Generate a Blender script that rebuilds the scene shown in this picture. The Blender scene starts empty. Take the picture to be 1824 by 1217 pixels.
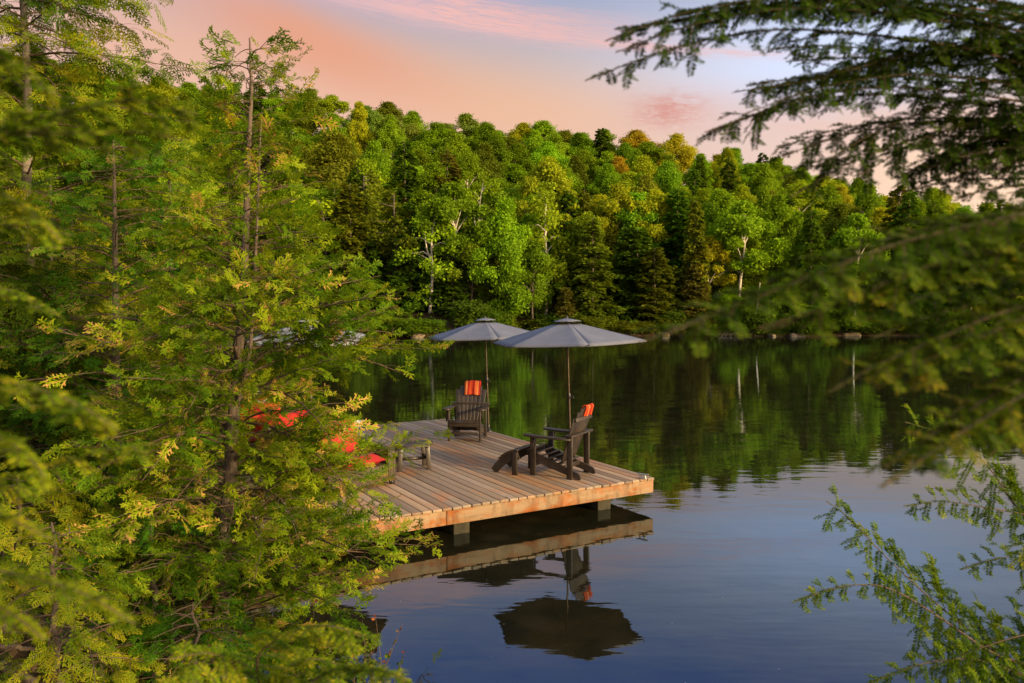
import bpy, math, random
import numpy as np
from mathutils import Vector, Matrix

rng = np.random.default_rng(11)
random.seed(11)
S = bpy.context.scene
R = math.radians

# ------------------------------------------------------------------ camera
CAM_H, FPX, PITCH = 3.2, 1400.0, R(2.8)
cd = bpy.data.cameras.new('camera'); cam = bpy.data.objects.new('camera', cd)
S.collection.objects.link(cam); S.camera = cam
cam.location = (0, 0, CAM_H); cam.rotation_euler = (R(90) - PITCH, 0, 0)
cd.sensor_width = 36; cd.lens = 36 * FPX / 1824
cd.clip_start = 0.02; cd.clip_end = 3000
cd.dof.use_dof = True; cd.dof.focus_distance = 12.5; cd.dof.aperture_fstop = 7.5

# ------------------------------------------------------------------ exposure
S.view_settings.view_transform = 'Standard'; S.view_settings.look = 'None'
S.view_settings.gamma = 1; S.view_settings.exposure = 0.68
S.render.engine = 'CYCLES'
S.cycles.use_denoising = True
S.cycles.max_bounces = 6; S.cycles.diffuse_bounces = 3; S.cycles.glossy_bounces = 3
S.cycles.transmission_bounces = 4; S.cycles.transparent_max_bounces = 4
S.cycles.caustics_reflective = False; S.cycles.caustics_refractive = False
S.cycles.sample_clamp_indirect = 4

# ------------------------------------------------------------------ sun
SUN_AZ, SUN_EL = R(126), R(14)
to_sun = Vector((math.sin(SUN_AZ) * math.cos(SUN_EL), math.cos(SUN_AZ) * math.cos(SUN_EL), math.sin(SUN_EL)))
ld = bpy.data.lights.new('sun', 'SUN'); sun = bpy.data.objects.new('sun', ld); S.collection.objects.link(sun)
ld.energy = 4.2; ld.angle = R(4); ld.color = (1.0, 0.70, 0.34)
sun.rotation_euler = to_sun.to_track_quat('Z', 'Y').to_euler()

# ------------------------------------------------------------------ sky
W = bpy.data.worlds.new('World'); S.world = W; W.use_nodes = True
NT = W.node_tree; NT.nodes.clear()
class NB:
    """small node-graph helper"""
    def __init__(s, nt): s.nt = nt
    def n(s, t, **kw):
        o = s.nt.nodes.new(t)
        for k, v in kw.items(): setattr(o, k, v)
        return o
    def put(s, sock, v):
        if hasattr(v, 'is_output') or hasattr(v, 'links'): s.nt.links.new(v, sock)
        else: sock.default_value = v
    def m(s, op, a, b=0.0, c=None, clamp=False):
        o = s.n('ShaderNodeMath', operation=op, use_clamp=clamp)
        s.put(o.inputs[0], a); s.put(o.inputs[1], b)
        if c is not None: s.put(o.inputs[2], c)
        return o.outputs[0]
    def mix(s, f, a, b, typ='MIX'):
        o = s.n('ShaderNodeMix', data_type='RGBA', blend_type=typ)
        s.put(o.inputs[0], f)
        for i, v in ((6, a), (7, b)):
            if isinstance(v, tuple) and len(v) == 3: v = (*v, 1)
            s.put(o.inputs[i], v)
        return o.outputs[2]
    def ramp(s, f, stops, interp='LINEAR'):
        o = s.n('ShaderNodeValToRGB'); o.color_ramp.interpolation = interp
        e = o.color_ramp.elements
        while len(e) < len(stops): e.new(0.5)
        for k, (p, c) in enumerate(stops):
            e[k].position = p; e[k].color = (*c, 1) if len(c) == 3 else c
        s.put(o.inputs[0], f); return o.outputs[0]
    def noise(s, vec, scale, detail=4, rough=0.55, dist=0.0):
        o = s.n('ShaderNodeTexNoise')
        if vec is not None: s.put(o.inputs['Vector'], vec)
        o.inputs['Scale'].default_value = scale; o.inputs['Detail'].default_value = detail
        o.inputs['Roughness'].default_value = rough; o.inputs['Distortion'].default_value = dist
        return o.outputs[0]
    def xyz(s, x, y, z=0.0):
        o = s.n('ShaderNodeCombineXYZ')
        for i, v in enumerate((x, y, z)): s.put(o.inputs[i], v)
        return o.outputs[0]
    def link(s, a, b): s.nt.links.new(a, b)

g = NB(NT)
tc = g.n('ShaderNodeTexCoord'); sp = g.n('ShaderNodeSeparateXYZ'); g.link(tc.outputs['Generated'], sp.inputs[0])
az = g.m('ARCTAN2', sp.outputs[0], sp.outputs[1]); el = g.m('ARCSINE', sp.outputs[2])
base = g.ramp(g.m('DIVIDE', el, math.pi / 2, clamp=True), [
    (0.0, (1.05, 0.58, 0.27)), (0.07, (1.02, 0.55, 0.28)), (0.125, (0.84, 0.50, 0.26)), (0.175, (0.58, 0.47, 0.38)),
    (0.235, (0.40, 0.42, 0.56)), (0.29, (0.13, 0.24, 0.60)), (0.42, (0.55, 0.68, 0.95)), (1.0, (1.5, 1.5, 1.5))])  # last stops: overhead sky, out of view, raised to add ambient light
def blob(cx, cy, sx, sy, slope, amp=1.0, nsc=0.0, stretch=6.0, nth=0.5, seed=0.0, power=1.0):
    """a soft cloud patch at azimuth cx, elevation cy (radians)"""
    dx = g.m('SUBTRACT', az, cx); dy = g.m('SUBTRACT', el, cy)
    c, s_ = math.cos(slope), math.sin(slope)
    x = g.m('ADD', g.m('MULTIPLY', dx, c), g.m('MULTIPLY', dy, s_))
    y = g.m('SUBTRACT', g.m('MULTIPLY', dy, c), g.m('MULTIPLY', dx, s_))
    if nsc:
        w = g.noise(g.xyz(g.m('MULTIPLY', x, 1.0), g.m('MULTIPLY', y, stretch), seed), nsc, 5, 0.6, 0.4)
        y = g.m('ADD', y, g.m('MULTIPLY', g.m('SUBTRACT', w, 0.5), sy * 1.2))
    d = g.m('ADD', g.m('POWER', g.m('ABSOLUTE', g.m('DIVIDE', x, sx)), 2.0), g.m('POWER', g.m('ABSOLUTE', g.m('DIVIDE', y, sy)), 2.0 * power))
    f = g.m('EXPONENT', g.m('MULTIPLY', d, -1.0))
    if nsc:
        w2 = g.noise(g.xyz(x, g.m('MULTIPLY', y, stretch), seed + 3.1), nsc * 1.7, 6, 0.62, 0.6)
        f = g.m('MULTIPLY', f, g.m('MULTIPLY', g.m('SUBTRACT', w2, nth - 0.28), 4.0, clamp=True), clamp=True)
    return g.m('MULTIPLY', f, amp, clamp=True)
col = base
col = g.mix(blob(0.38, 0.275, 0.25, 0.085, 0.05, 0.95), col, (0.86, 0.98, 1.25))
col = g.mix(blob(-0.02, 0.235, 0.30, 0.060, -0.12, 0.75), col, (1.12, 0.53, 0.12))
col = g.mix(blob(-0.42, 0.27, 0.36, 0.085, -0.10, 0.95), col, (1.0, 0.46, 0.16))
col = g.mix(blob(-0.25, 0.305, 0.16, 0.038, -0.32, 0.85, 3.0, 3.0, 0.30), col, (0.98, 0.32, 0.02))
col = g.mix(blob(-0.35, 0.22, 0.24, 0.04, 0.0, 0.6), col, (1.05, 0.53, 0.18))
col = g.mix(blob(-0.05, 0.345, 0.19, 0.020, -0.13, 1.0, 9.0, 30.0, 0.58, 2.0, 1.6), col, (1.1, 0.55, 0.40))
col = g.mix(blob(0.10, 0.315, 0.30, 0.006, -0.13, 0.8, 12.0, 26.0, 0.60, 4.0), col, (1.1, 0.55, 0.40))
col = g.mix(blob(0.195, 0.232, 0.042, 0.019, -0.05, 1.0, 26.0, 5.0, 0.58, 5.0, 1.5), col, (0.80, 0.24, 0.08))
col = g.mix(blob(0.42, 0.20, 0.22, 0.03, -0.12, 0.7, 5.0, 8.0, 0.45, 7.0), col, (1.0, 0.55, 0.34))
col = g.mix(blob(0.58, 0.14, 0.22, 0.06, -0.05, 0.9), col, (1.28, 0.80, 0.40))
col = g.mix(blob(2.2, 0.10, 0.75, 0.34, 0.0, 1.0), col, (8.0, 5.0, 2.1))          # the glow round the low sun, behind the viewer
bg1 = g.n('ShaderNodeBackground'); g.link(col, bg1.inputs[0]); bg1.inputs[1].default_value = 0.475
sky = g.n('ShaderNodeTexSky', sky_type='NISHITA', sun_disc=False, sun_elevation=SUN_EL, sun_rotation=SUN_AZ)
bg2 = g.n('ShaderNodeBackground'); sky.ozone_density = 0.3; sky.air_density = 0.4; sky.dust_density = 2.0; g.link(sky.outputs[0], bg2.inputs[0]); bg2.inputs[1].default_value = 0.05
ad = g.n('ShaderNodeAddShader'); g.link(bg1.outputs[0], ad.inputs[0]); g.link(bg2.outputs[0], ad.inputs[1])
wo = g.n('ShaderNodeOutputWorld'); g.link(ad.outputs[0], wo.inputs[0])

# ------------------------------------------------------------------ helpers
COL = S.collection
def ray(px, py):
    x, y = (px - 912) / FPX, -(py - 608.5) / FPX
    c, s_ = math.cos(PITCH), math.sin(PITCH)
    return Vector((x, c + y * s_, y * c - s_))
def at(px, py, Y):
    d = ray(px, py); d = d * (Y / d.y); return Vector((d.x, d.y, CAM_H + d.z))
def onz(px, py, z):
    d = ray(px, py); k = (z - CAM_H) / d.z; return Vector((d.x * k, d.y * k, z))

class Geo:
    def __init__(s): s.V = []; s.F = []; s.T = []; s.n = 0
    def add(s, V, F, mi=0, tint=None):
        V = np.asarray(V, dtype=np.float32).reshape(-1, 3); F = np.asarray(F, dtype=np.int32)
        s.F.append((F + s.n, mi)); s.V.append(V)
        s.T.append(np.full(len(V), 0.5, np.float32) if tint is None else np.broadcast_to(np.asarray(tint, np.float32), (len(V),)))
        s.n += len(V)
    def quad(s, pts, mi=0): s.add([tuple(p) for p in pts], [list(range(len(pts)))], mi)
    def box(s, c, size, M=None, mi=0):
        h = np.array(size) / 2
        v = np.array([(x, y, z) for x in (-1, 1) for y in (-1, 1) for z in (-1, 1)]) * h
        if M is not None: v = v @ np.array(M).T
        s.add(v + np.array(c), [(0, 1, 3, 2), (4, 6, 7, 5), (0, 4, 5, 1), (2, 3, 7, 6), (0, 2, 6, 4), (1, 5, 7, 3)], mi)
    def bar(s, p0, p1, w, t, up=(0, 0, 1), mi=0):
        """board from p0 to p1; t is measured along up, w across"""
        p0, p1, up = Vector(p0), Vector(p1), Vector(up)
        d = (p1 - p0); L = d.length; d.normalize(); y = up.cross(d).normalized(); z = d.cross(y)
        s.box((p0 + p1) / 2, (L, w, t), [[d[i], y[i], z[i]] for i in range(3)], mi)
    def tube(s, pts, rad, n=7, mi=0, cap=True, tint=None):
        P = [Vector(p) for p in pts]; k = len(P)
        if not hasattr(rad, '__len__'): rad = [rad] * k
        ref = Vector((0.31, 0.17, 0.93)); V = []
        for i in range(k):
            d = (P[min(i + 1, k - 1)] - P[max(i - 1, 0)]).normalized()
            a = d.cross(ref)
            if a.length < 0.05: a = d.cross(Vector((1, 0, 0)))
            a.normalize(); b = d.cross(a)
            for j in range(n):
                q = 2 * math.pi * j / n
                V.append(P[i] + (a * math.cos(q) + b * math.sin(q)) * rad[i])
        F = [(i * n + j, i * n + (j + 1) % n, (i + 1) * n + (j + 1) % n, (i + 1) * n + j) for i in range(k - 1) for j in range(n)]
        s.add([tuple(v) for v in V], F, mi, tint)
        if cap:
            s.add([tuple(v) for v in V[:n]], [list(range(n))[::-1]], mi, tint); s.add([tuple(v) for v in V[-n:]], [list(range(n))], mi, tint)
    def prism(s, outline, y0, y1, M=None, mi=0):
        """outline of (x, z) extruded between y0 and y1"""
        n = len(outline)
        V = np.array([(x, y0, z) for x, z in outline] + [(x, y1, z) for x, z in outline], float)
        if M is not None:
            M = np.array(M); V = V @ M[:3, :3].T + M[:3, 3]
        s.add(V, [(i, (i + 1) % n, n + (i + 1) % n, n + i) for i in range(n)], mi)
        s.add(V, [list(range(n))[::-1]], mi); s.add(V, [list(range(n, 2 * n))], mi)
    def scatter(s, proto, P, D, N, sc, mi=0, tint=None):
        """many copies of a proto (V, F); axis x along D, z along N"""
        V, F = proto; P = np.asarray(P, np.float32); D = np.asarray(D, np.float32); N = np.asarray(N, np.float32)
        if len(P) == 0: return
        D = D / np.linalg.norm(D, axis=1, keepdims=True)
        B = np.cross(N, D); B /= np.linalg.norm(B, axis=1, keepdims=True) + 1e-9
        N = np.cross(D, B)
        sc = np.broadcast_to(np.asarray(sc, np.float32), (len(P),))[:, None, None]
        out = P[:, None, :] + sc * (V[None, :, 0:1] * D[:, None, :] + V[None, :, 1:2] * B[:, None, :] + V[None, :, 2:3] * N[:, None, :])
        FF = (F[None] + (np.arange(len(P)) * len(V))[:, None, None]).reshape(-1, F.shape[1])
        T = None if tint is None else np.repeat(np.asarray(tint, np.float32), len(V))
        s.add(out.reshape(-1, 3), FF, mi, T)
    def build(s, name, mats, parent=None, smooth=False, bevel=0.0, loc=None):
        me = bpy.data.meshes.new(name)
        V = np.concatenate(s.V); T = np.concatenate(s.T)
        loops, starts, mi = [], [], []; c = 0
        for F, m_ in s.F:
            k = F.shape[1]; loops.append(F.reshape(-1)); starts.append(c + np.arange(len(F)) * k); c += F.size
            mi.append(np.full(len(F), m_, np.int32))
        loops = np.concatenate(loops); starts = np.concatenate(starts); mi = np.concatenate(mi)
        me.vertices.add(len(V)); me.vertices.foreach_set('co', V.astype(np.float32).ravel())
        me.loops.add(len(loops)); me.loops.foreach_set('vertex_index', loops.astype(np.int32))
        me.polygons.add(len(starts)); me.polygons.foreach_set('loop_start', starts.astype(np.int32))
        me.polygons.foreach_set('material_index', mi)
        if smooth: me.polygons.foreach_set('use_smooth', np.ones(len(starts), bool))
        a = me.attributes.new('tint', 'FLOAT', 'POINT'); a.data.foreach_set('value', T.astype(np.float32))
        me.update(calc_edges=True)
        for m_ in (mats if isinstance(mats, (list, tuple)) else [mats]): me.materials.append(m_)
        o = bpy.data.objects.new(name, me); COL.objects.link(o)
        if parent: o.parent = parent
        if loc is not None: o.location = loc
        if bevel:
            b = o.modifiers.new('bevel', 'BEVEL'); b.width = bevel; b.segments = 2; b.limit_method = 'ANGLE'
        return o

def thing(name, label, cat, loc=(0, 0, 0), rz=0.0, group=None):
    o = bpy.data.objects.new(name, None); COL.objects.link(o)
    o.location = loc; o.rotation_euler = (0, 0, rz); o.empty_display_size = 0.2
    return tag(o, label, cat, group)
def tag(o, label, cat, group=None, kind=None):
    o['label'] = label; o['category'] = cat
    if group: o['group'] = group
    if kind: o['kind'] = kind
    return o
def copy_tree(o, parent=None):
    c = o.copy(); COL.objects.link(c)
    if parent: c.parent = parent
    for ch in list(o.children): copy_tree(ch, c)
    return c

# ------------------------------------------------------------------ materials
def mat(name, fn):
    m_ = bpy.data.materials.new(name); m_.use_nodes = True; nt = m_.node_tree; nt.nodes.clear()
    q = NB(nt); out = q.n('ShaderNodeOutputMaterial'); fn(q, out); return m_
def princ(q, out, color, rough=0.6, bump=None, bstr=0.3, bdist=0.01, metal=0.0, spec=0.5, ior=None):
    p = q.n('ShaderNodeBsdfPrincipled')
    q.put(p.inputs['Base Color'], (*color, 1) if isinstance(color, tuple) and len(color) == 3 else color)
    q.put(p.inputs['Roughness'], rough); q.put(p.inputs['Metallic'], metal); q.put(p.inputs['Specular IOR Level'], spec)
    if bump is not None:
        b = q.n('ShaderNodeBump'); b.inputs['Strength'].default_value = bstr; b.inputs['Distance'].default_value = bdist
        q.put(b.inputs['Height'], bump); q.link(b.outputs[0], p.inputs['Normal'])
    if out is not None: q.link(p.outputs[0], out.inputs[0])
    return p
def objc(q): return q.n('ShaderNodeTexCoord').outputs['Object']
def mapped(q, vec, scale, rot=(0, 0, 0)):
    o = q.n('ShaderNodeMapping'); q.put(o.inputs['Vector'], vec); o.inputs['Scale'].default_value = scale; o.inputs['Rotation'].default_value = rot
    return o.outputs[0]
def island(q): return q.n('ShaderNodeNewGeometry').outputs['Random Per Island']
def simple(name, c1, c2, rough=0.6, scale=8.0, stretch=(1, 1, 1), bstr=0.25, bdist=0.005, metal=0.0, spec=0.4, isl=0.0):
    def fn(q, out):
        v = mapped(q, objc(q), stretch); n = q.noise(v, scale, 6, 0.6)
        c = q.mix(q.m('MULTIPLY', q.m('SUBTRACT', n, 0.3), 2.4, clamp=True), c1, c2)
        if isl:
            k = q.m('MULTIPLY_ADD', island(q), 2 * isl, 1 - isl)
            c = q.mix(1.0, c, q.xyz(k, k, k), 'MULTIPLY')
        princ(q, out, c, rough, q.noise(v, scale * 4, 4), bstr, bdist, metal, spec)
    return mat(name, fn)
def leaf_mat(name, stops, trans=0.4, use_obj=False, var=0.35):
    def fn(q, out):
        t = q.n('ShaderNodeAttribute', attribute_name='tint').outputs['Fac']
        r = island(q)
        f = q.m('ADD', t, q.m('MULTIPLY', q.m('SUBTRACT', r, 0.5), var), clamp=True)
        c = q.ramp(f, stops)
        if use_obj:
            oc = q.n('ShaderNodeObjectInfo').outputs['Color']; c = q.mix(1.0, oc, c, 'MULTIPLY')
        d = q.n('ShaderNodeBsdfDiffuse'); q.put(d.inputs[0], c)
        tr = q.n('ShaderNodeBsdfTranslucent'); q.put(tr.inputs[0], q.mix(1.0, c, (1.25, 1.2, 0.7), 'MULTIPLY'))
        ms = q.n('ShaderNodeMixShader'); ms.inputs[0].default_value = trans
        q.link(d.outputs[0], ms.inputs[1]); q.link(tr.outputs[0], ms.inputs[2])
        gl = q.n('ShaderNodeBsdfGlossy'); gl.inputs['Roughness'].default_value = 0.45; gl.inputs[0].default_value = (0.45, 0.55, 0.15, 1)
        m2 = q.n('ShaderNodeMixShader'); m2.inputs[0].default_value = 0.014
        q.link(ms.outputs[0], m2.inputs[1]); q.link(gl.outputs[0], m2.inputs[2]); q.link(m2.outputs[0], out.inputs[0])
    return mat(name, fn)

M_cedar = leaf_mat('cedar_leaf', [(0.0, (0.03, 0.075, 0.006)), (0.35, (0.08, 0.17, 0.007)), (0.65, (0.19, 0.27, 0.010)), (0.88, (0.29, 0.35, 0.014)), (0.93, (0.50, 0.30, 0.08)), (1.0, (0.54, 0.32, 0.11))])
M_cedar_g = leaf_mat('cedar_leaf_green', [(0.0, (0.016, 0.06, 0.006)), (0.4, (0.05, 0.15, 0.008)), (0.75, (0.11, 0.24, 0.012)), (0.94, (0.15, 0.22, 0.02)), (1.0, (0.36, 0.24, 0.08))])
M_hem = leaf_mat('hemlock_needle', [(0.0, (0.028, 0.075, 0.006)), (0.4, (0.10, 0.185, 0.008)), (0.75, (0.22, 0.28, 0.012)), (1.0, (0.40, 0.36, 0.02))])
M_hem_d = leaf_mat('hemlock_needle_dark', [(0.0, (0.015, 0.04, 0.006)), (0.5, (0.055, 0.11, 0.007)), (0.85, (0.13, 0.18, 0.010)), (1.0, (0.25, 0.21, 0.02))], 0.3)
M_far = leaf_mat('far_leaf', [(0.0, (0.72, 0.72, 0.7)), (0.5, (1, 1, 1)), (1.0, (1.4, 1.35, 1.0))], 0.45, True, 0.5)
M_under = leaf_mat('undergrowth_leaf', [(0.0, (0.035, 0.08, 0.006)), (0.6, (0.08, 0.16, 0.008)), (1.0, (0.14, 0.22, 0.010))])
M_bark = simple('bark', (0.055, 0.042, 0.032), (0.15, 0.12, 0.095), 0.9, 14, (1, 1, 0.12), 0.7, 0.02)
M_barkgrey = simple('bark_grey', (0.10, 0.09, 0.075), (0.24, 0.21, 0.17), 0.9, 9, (1, 1, 0.5), 0.6, 0.02)
M_twig = simple('twig', (0.06, 0.04, 0.025), (0.13, 0.09, 0.06), 0.9, 20)
M_birch = simple('birch_bark', (0.30, 0.28, 0.24), (0.62, 0.58, 0.50), 0.8, 1.6, (1, 1, 2.5))
M_farbark = simple('far_bark', (0.05, 0.04, 0.03), (0.13, 0.11, 0.085), 0.9, 2)
M_metal = simple('cleat_metal', (0.32, 0.31, 0.29), (0.5, 0.48, 0.45), 0.45, 20, metal=0.7)
M_poly = simple('dark_lumber', (0.018, 0.013, 0.010), (0.045, 0.035, 0.027), 0.42, 5, (1, 1, 1), 0.15, 0.003, 0, 0.5, 0.25)
M_pole = simple('pole_metal', (0.05, 0.036, 0.022), (0.08, 0.06, 0.04), 0.35, 10, metal=0.5, bstr=0.05)
M_black = simple('black_plastic', (0.012, 0.012, 0.013), (0.025, 0.025, 0.026), 0.4, 10)
M_canvas = simple('canopy_canvas', (0.092, 0.106, 0.150), (0.130, 0.145, 0.195), 0.85, 2.2, (1, 1, 1), 0.35, 0.012)
M_canvasp = simple('pale_canvas', (0.22, 0.23, 0.27), (0.28, 0.29, 0.33), 0.85, 2.2)
M_white = simple('white_sling', (0.62, 0.62, 0.62), (0.76, 0.75, 0.74), 0.7, 4)
M_red = simple('red_fabric', (0.30, 0.010, 0.010), (0.40, 0.018, 0.014), 0.85, 3, bstr=0.3, bdist=0.006)
M_redp = simple('orange_red_fabric', (0.46, 0.024, 0.010), (0.56, 0.04, 0.012), 0.85, 3)
M_rock = simple('rock', (0.11, 0.088, 0.062), (0.26, 0.21, 0.15), 0.9, 3.2, (1, 1, 1), 0.8, 0.05)
M_drift = simple('driftwood', (0.34, 0.29, 0.23), (0.56, 0.50, 0.42), 0.85, 3, (1, 1, 3))
M_dead = simple('dead_wood', (0.085, 0.06, 0.042), (0.20, 0.155, 0.115), 0.95, 7, (1, 1, 0.15), 0.9, 0.03)
def f_wicker(q, out):
    v = objc(q); w = q.n('ShaderNodeTexWave', wave_type='BANDS', bands_direction='DIAGONAL'); w.inputs['Scale'].default_value = 22; w.inputs['Distortion'].default_value = 0.6
    q.put(w.inputs['Vector'], mapped(q, v, (1, 1, 0.05)))
    princ(q, out, q.mix(w.outputs['Fac'], (0.022, 0.016, 0.012), (0.085, 0.062, 0.045)), 0.6, w.outputs['Fac'], 0.6, 0.01)
M_wicker = mat('wicker', f_wicker)
def f_towel(q, out):
    s_ = q.n('ShaderNodeSeparateXYZ'); q.link(objc(q), s_.inputs[0])
    f = q.m('FRACT', q.m('MULTIPLY', s_.outputs[1], 4.3))
    c = q.ramp(f, [(0.0, (0.40, 0.035, 0.012)), (0.14, (0.20, 0.004, 0.006)), (0.34, (0.42, 0.09, 0.04)), (0.46, (0.46, 0.10, 0.012)), (0.58, (0.46, 0.19, 0.075)), (0.68, (0.24, 0.006, 0.007)), (0.88, (0.44, 0.06, 0.015))], 'CONSTANT')
    n = q.noise(None, 60, 3); princ(q, out, q.mix(q.m('MULTIPLY', n, 0.12), c, (0.5, 0.2, 0.10)), 0.95, q.noise(objc(q), 180, 2), 0.6, 0.004, 0, 0.1)
M_towel = mat('towel_stripes', f_towel)
def f_deck(q, out):
    r = island(q); v = objc(q)
    grain = q.noise(mapped(q, v, (6, 0.45, 4)), 4.5, 6, 0.7, 0.7)
    big = q.noise(mapped(q, v, (1.6, 0.5, 1)), 2.0, 4, 0.6)
    c = q.ramp(r, [(0.0, (0.125, 0.085, 0.055)), (0.2, (0.25, 0.190, 0.128)), (0.4, (0.15, 0.108, 0.072)), (0.58, (0.29, 0.225, 0.165)), (0.74, (0.25, 0.140, 0.066)), (0.88, (0.33, 0.255, 0.175)), (1.0, (0.14, 0.102, 0.072))])
    c = q.mix(q.m('MULTIPLY', q.m('SUBTRACT', big, 0.54), 5.0, clamp=True), c, (0.30, 0.135, 0.05))
    c = q.mix(q.m('MULTIPLY', q.m('SUBTRACT', grain, 0.50), 3.2, clamp=True), c, q.mix(1.0, c, (0.50, 0.46, 0.42), 'MULTIPLY'))
    knot = q.n('ShaderNodeTexVoronoi'); q.put(knot.inputs['Vector'], mapped(q, v, (2.4, 0.9, 1))); knot.inputs['Scale'].default_value = 1.6
    k = q.m('LESS_THAN', knot.outputs['Distance'], 0.07); c = q.mix(q.m('MULTIPLY', k, 0.75), c, (0.10, 0.05, 0.03))
    princ(q, out, c, q.m('MULTIPLY_ADD', grain, 0.25, 0.45), grain, 0.45, 0.004, 0, 0.45)
M_deck = mat('deck_boards', f_deck)
def f_fascia(q, out):
    v = objc(q)
    grain = q.noise(mapped(q, v, (0.45, 3, 6)), 3, 6, 0.7, 0.9); big = q.noise(mapped(q, v, (1.2, 1, 2.2)), 1.3, 4, 0.65, 0.6)
    c = q.mix(q.m('MULTIPLY', q.m('SUBTRACT', big, 0.45), 7.0, clamp=True), (0.27, 0.19, 0.115), (0.28, 0.095, 0.020))
    c = q.mix(q.m('MULTIPLY', q.m('SUBTRACT', grain, 0.5), 3.0, clamp=True), c, q.mix(1.0, c, (0.45, 0.36, 0.28), 'MULTIPLY'))
    stn = q.noise(mapped(q, v, (2.2, 1, 0.5)), 2.3, 5, 0.7); c = q.mix(q.m('MULTIPLY', q.m('SUBTRACT', stn, 0.49), 4.5, clamp=True), c, q.mix(1.0, c, (0.42, 0.36, 0.32), 'MULTIPLY'))
    kn = q.n('ShaderNodeTexVoronoi'); q.put(kn.inputs['Vector'], mapped(q, v, (0.8, 1, 3.0))); kn.inputs['Scale'].default_value = 1.7
    c = q.mix(q.m('MULTIPLY', q.m('LESS_THAN', kn.outputs['Distance'], 0.09), 0.8), c, (0.12, 0.055, 0.025))
    princ(q, out, c, 0.7, grain, 0.5, 0.006, 0, 0.3)
M_fascia = mat('fascia_boards', f_fascia)
M_beam = simple('weathered_timber', (0.018, 0.017, 0.011), (0.060, 0.056, 0.036), 0.9, 5, (1, 1, 1), 0.6, 0.02)
def f_ground(q, out):
    v = objc(q); n1 = q.noise(v, 1.3, 6, 0.65); n2 = q.noise(v, 11, 6, 0.7); n3 = q.noise(v, 42, 4, 0.7)
    c = q.mix(q.m('MULTIPLY', q.m('SUBTRACT', n2, 0.35), 3, clamp=True), (0.020, 0.014, 0.009), (0.075, 0.046, 0.026))
    c = q.mix(q.m('MULTIPLY', q.m('SUBTRACT', n3, 0.58), 6, clamp=True), c, (0.22, 0.135, 0.07))
    c = q.mix(q.m('MULTIPLY', q.m('SUBTRACT', n1, 0.52), 5, clamp=True), c, (0.025, 0.038, 0.012))
    princ(q, out, c, 0.95, n2, 0.8, 0.05, 0, 0.1)
M_ground = mat('forest_floor', f_ground)
def f_water(q, out):
    v = objc(q)
    w1 = q.noise(mapped(q, v, (0.55, 1.7, 1), (0, 0, 0.12)), 1.6, 2, 0.5, 0.3)
    w2 = q.noise(mapped(q, v, (0.20, 0.55, 1), (0, 0, -0.2)), 0.9, 2, 0.5, 0.2)
    w3 = q.noise(mapped(q, v, (1.5, 4.5, 1), (0, 0, 0.3)), 2.4, 2, 0.5)
    h = q.m('ADD', q.m('MULTIPLY', w1, 0.6), q.m('ADD', q.m('MULTIPLY', w2, 1.2), q.m('MULTIPLY', w3, 0.10)))
    sx = q.n('ShaderNodeSeparateXYZ'); q.link(v, sx.inputs[0])
    far_ = q.m('MULTIPLY', q.m('SUBTRACT', q.m('ADD', sx.outputs[1], q.m('MULTIPLY', sx.outputs[0], 0.6)), 13.0), 0.06, clamp=True)
    br = q.m('MULTIPLY', q.m('SUBTRACT', q.noise(mapped(q, v, (0.35, 1, 1)), 0.12, 3), 0.36), 3.5, clamp=True)
    h = q.m('MULTIPLY', h, q.m('ADD', 0.95, q.m('MULTIPLY', far_, q.m('MULTIPLY', br, 1.5))))
    b = q.n('ShaderNodeBump'); b.inputs['Strength'].default_value = 1.0; b.inputs['Distance'].default_value = 0.0042
    q.put(b.inputs['Height'], h)
    bed = q.noise(v, 1.1, 5, 0.6); st = q.n('ShaderNodeTexVoronoi', feature='F1'); q.put(st.inputs['Vector'], v); st.inputs['Scale'].default_value = 1.3
    c = q.mix(q.m('MULTIPLY', q.m('SUBTRACT', bed, 0.35), 2.5, clamp=True), (0.008, 0.008, 0.004), (0.024, 0.020, 0.008))
    c = q.mix(q.m('MULTIPLY', q.m('SUBTRACT', 0.36, st.outputs['Distance']), 1.6, clamp=True), c, (0.034, 0.029, 0.016))
    sk = q.n('ShaderNodeTexVoronoi'); q.put(sk.inputs['Vector'], v); sk.inputs['Scale'].default_value = 5.0
    c = q.mix(q.m('MULTIPLY', q.m('LESS_THAN', sk.outputs['Distance'], 0.035), 0.5), c, (0.30, 0.29, 0.27))
    d = q.n('ShaderNodeBsdfDiffuse'); q.put(d.inputs[0], c)
    gl = q.n('ShaderNodeBsdfGlossy'); gl.inputs['Roughness'].default_value = 0.012; gl.inputs[0].default_value = (0.69, 0.85, 1.0, 1)
    fr = q.n('ShaderNodeFresnel'); fr.inputs[0].default_value = 2.3
    q.link(b.outputs[0], gl.inputs['Normal']); q.link(b.outputs[0], fr.inputs['Normal'])
    ms = q.n('ShaderNodeMixShader'); q.link(fr.outputs[0], ms.inputs[0]); q.link(d.outputs[0], ms.inputs[1]); q.link(gl.outputs[0], ms.inputs[2])
    q.link(ms.outputs[0], out.inputs[0])
M_water = mat('lake_water', f_water)

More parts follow.
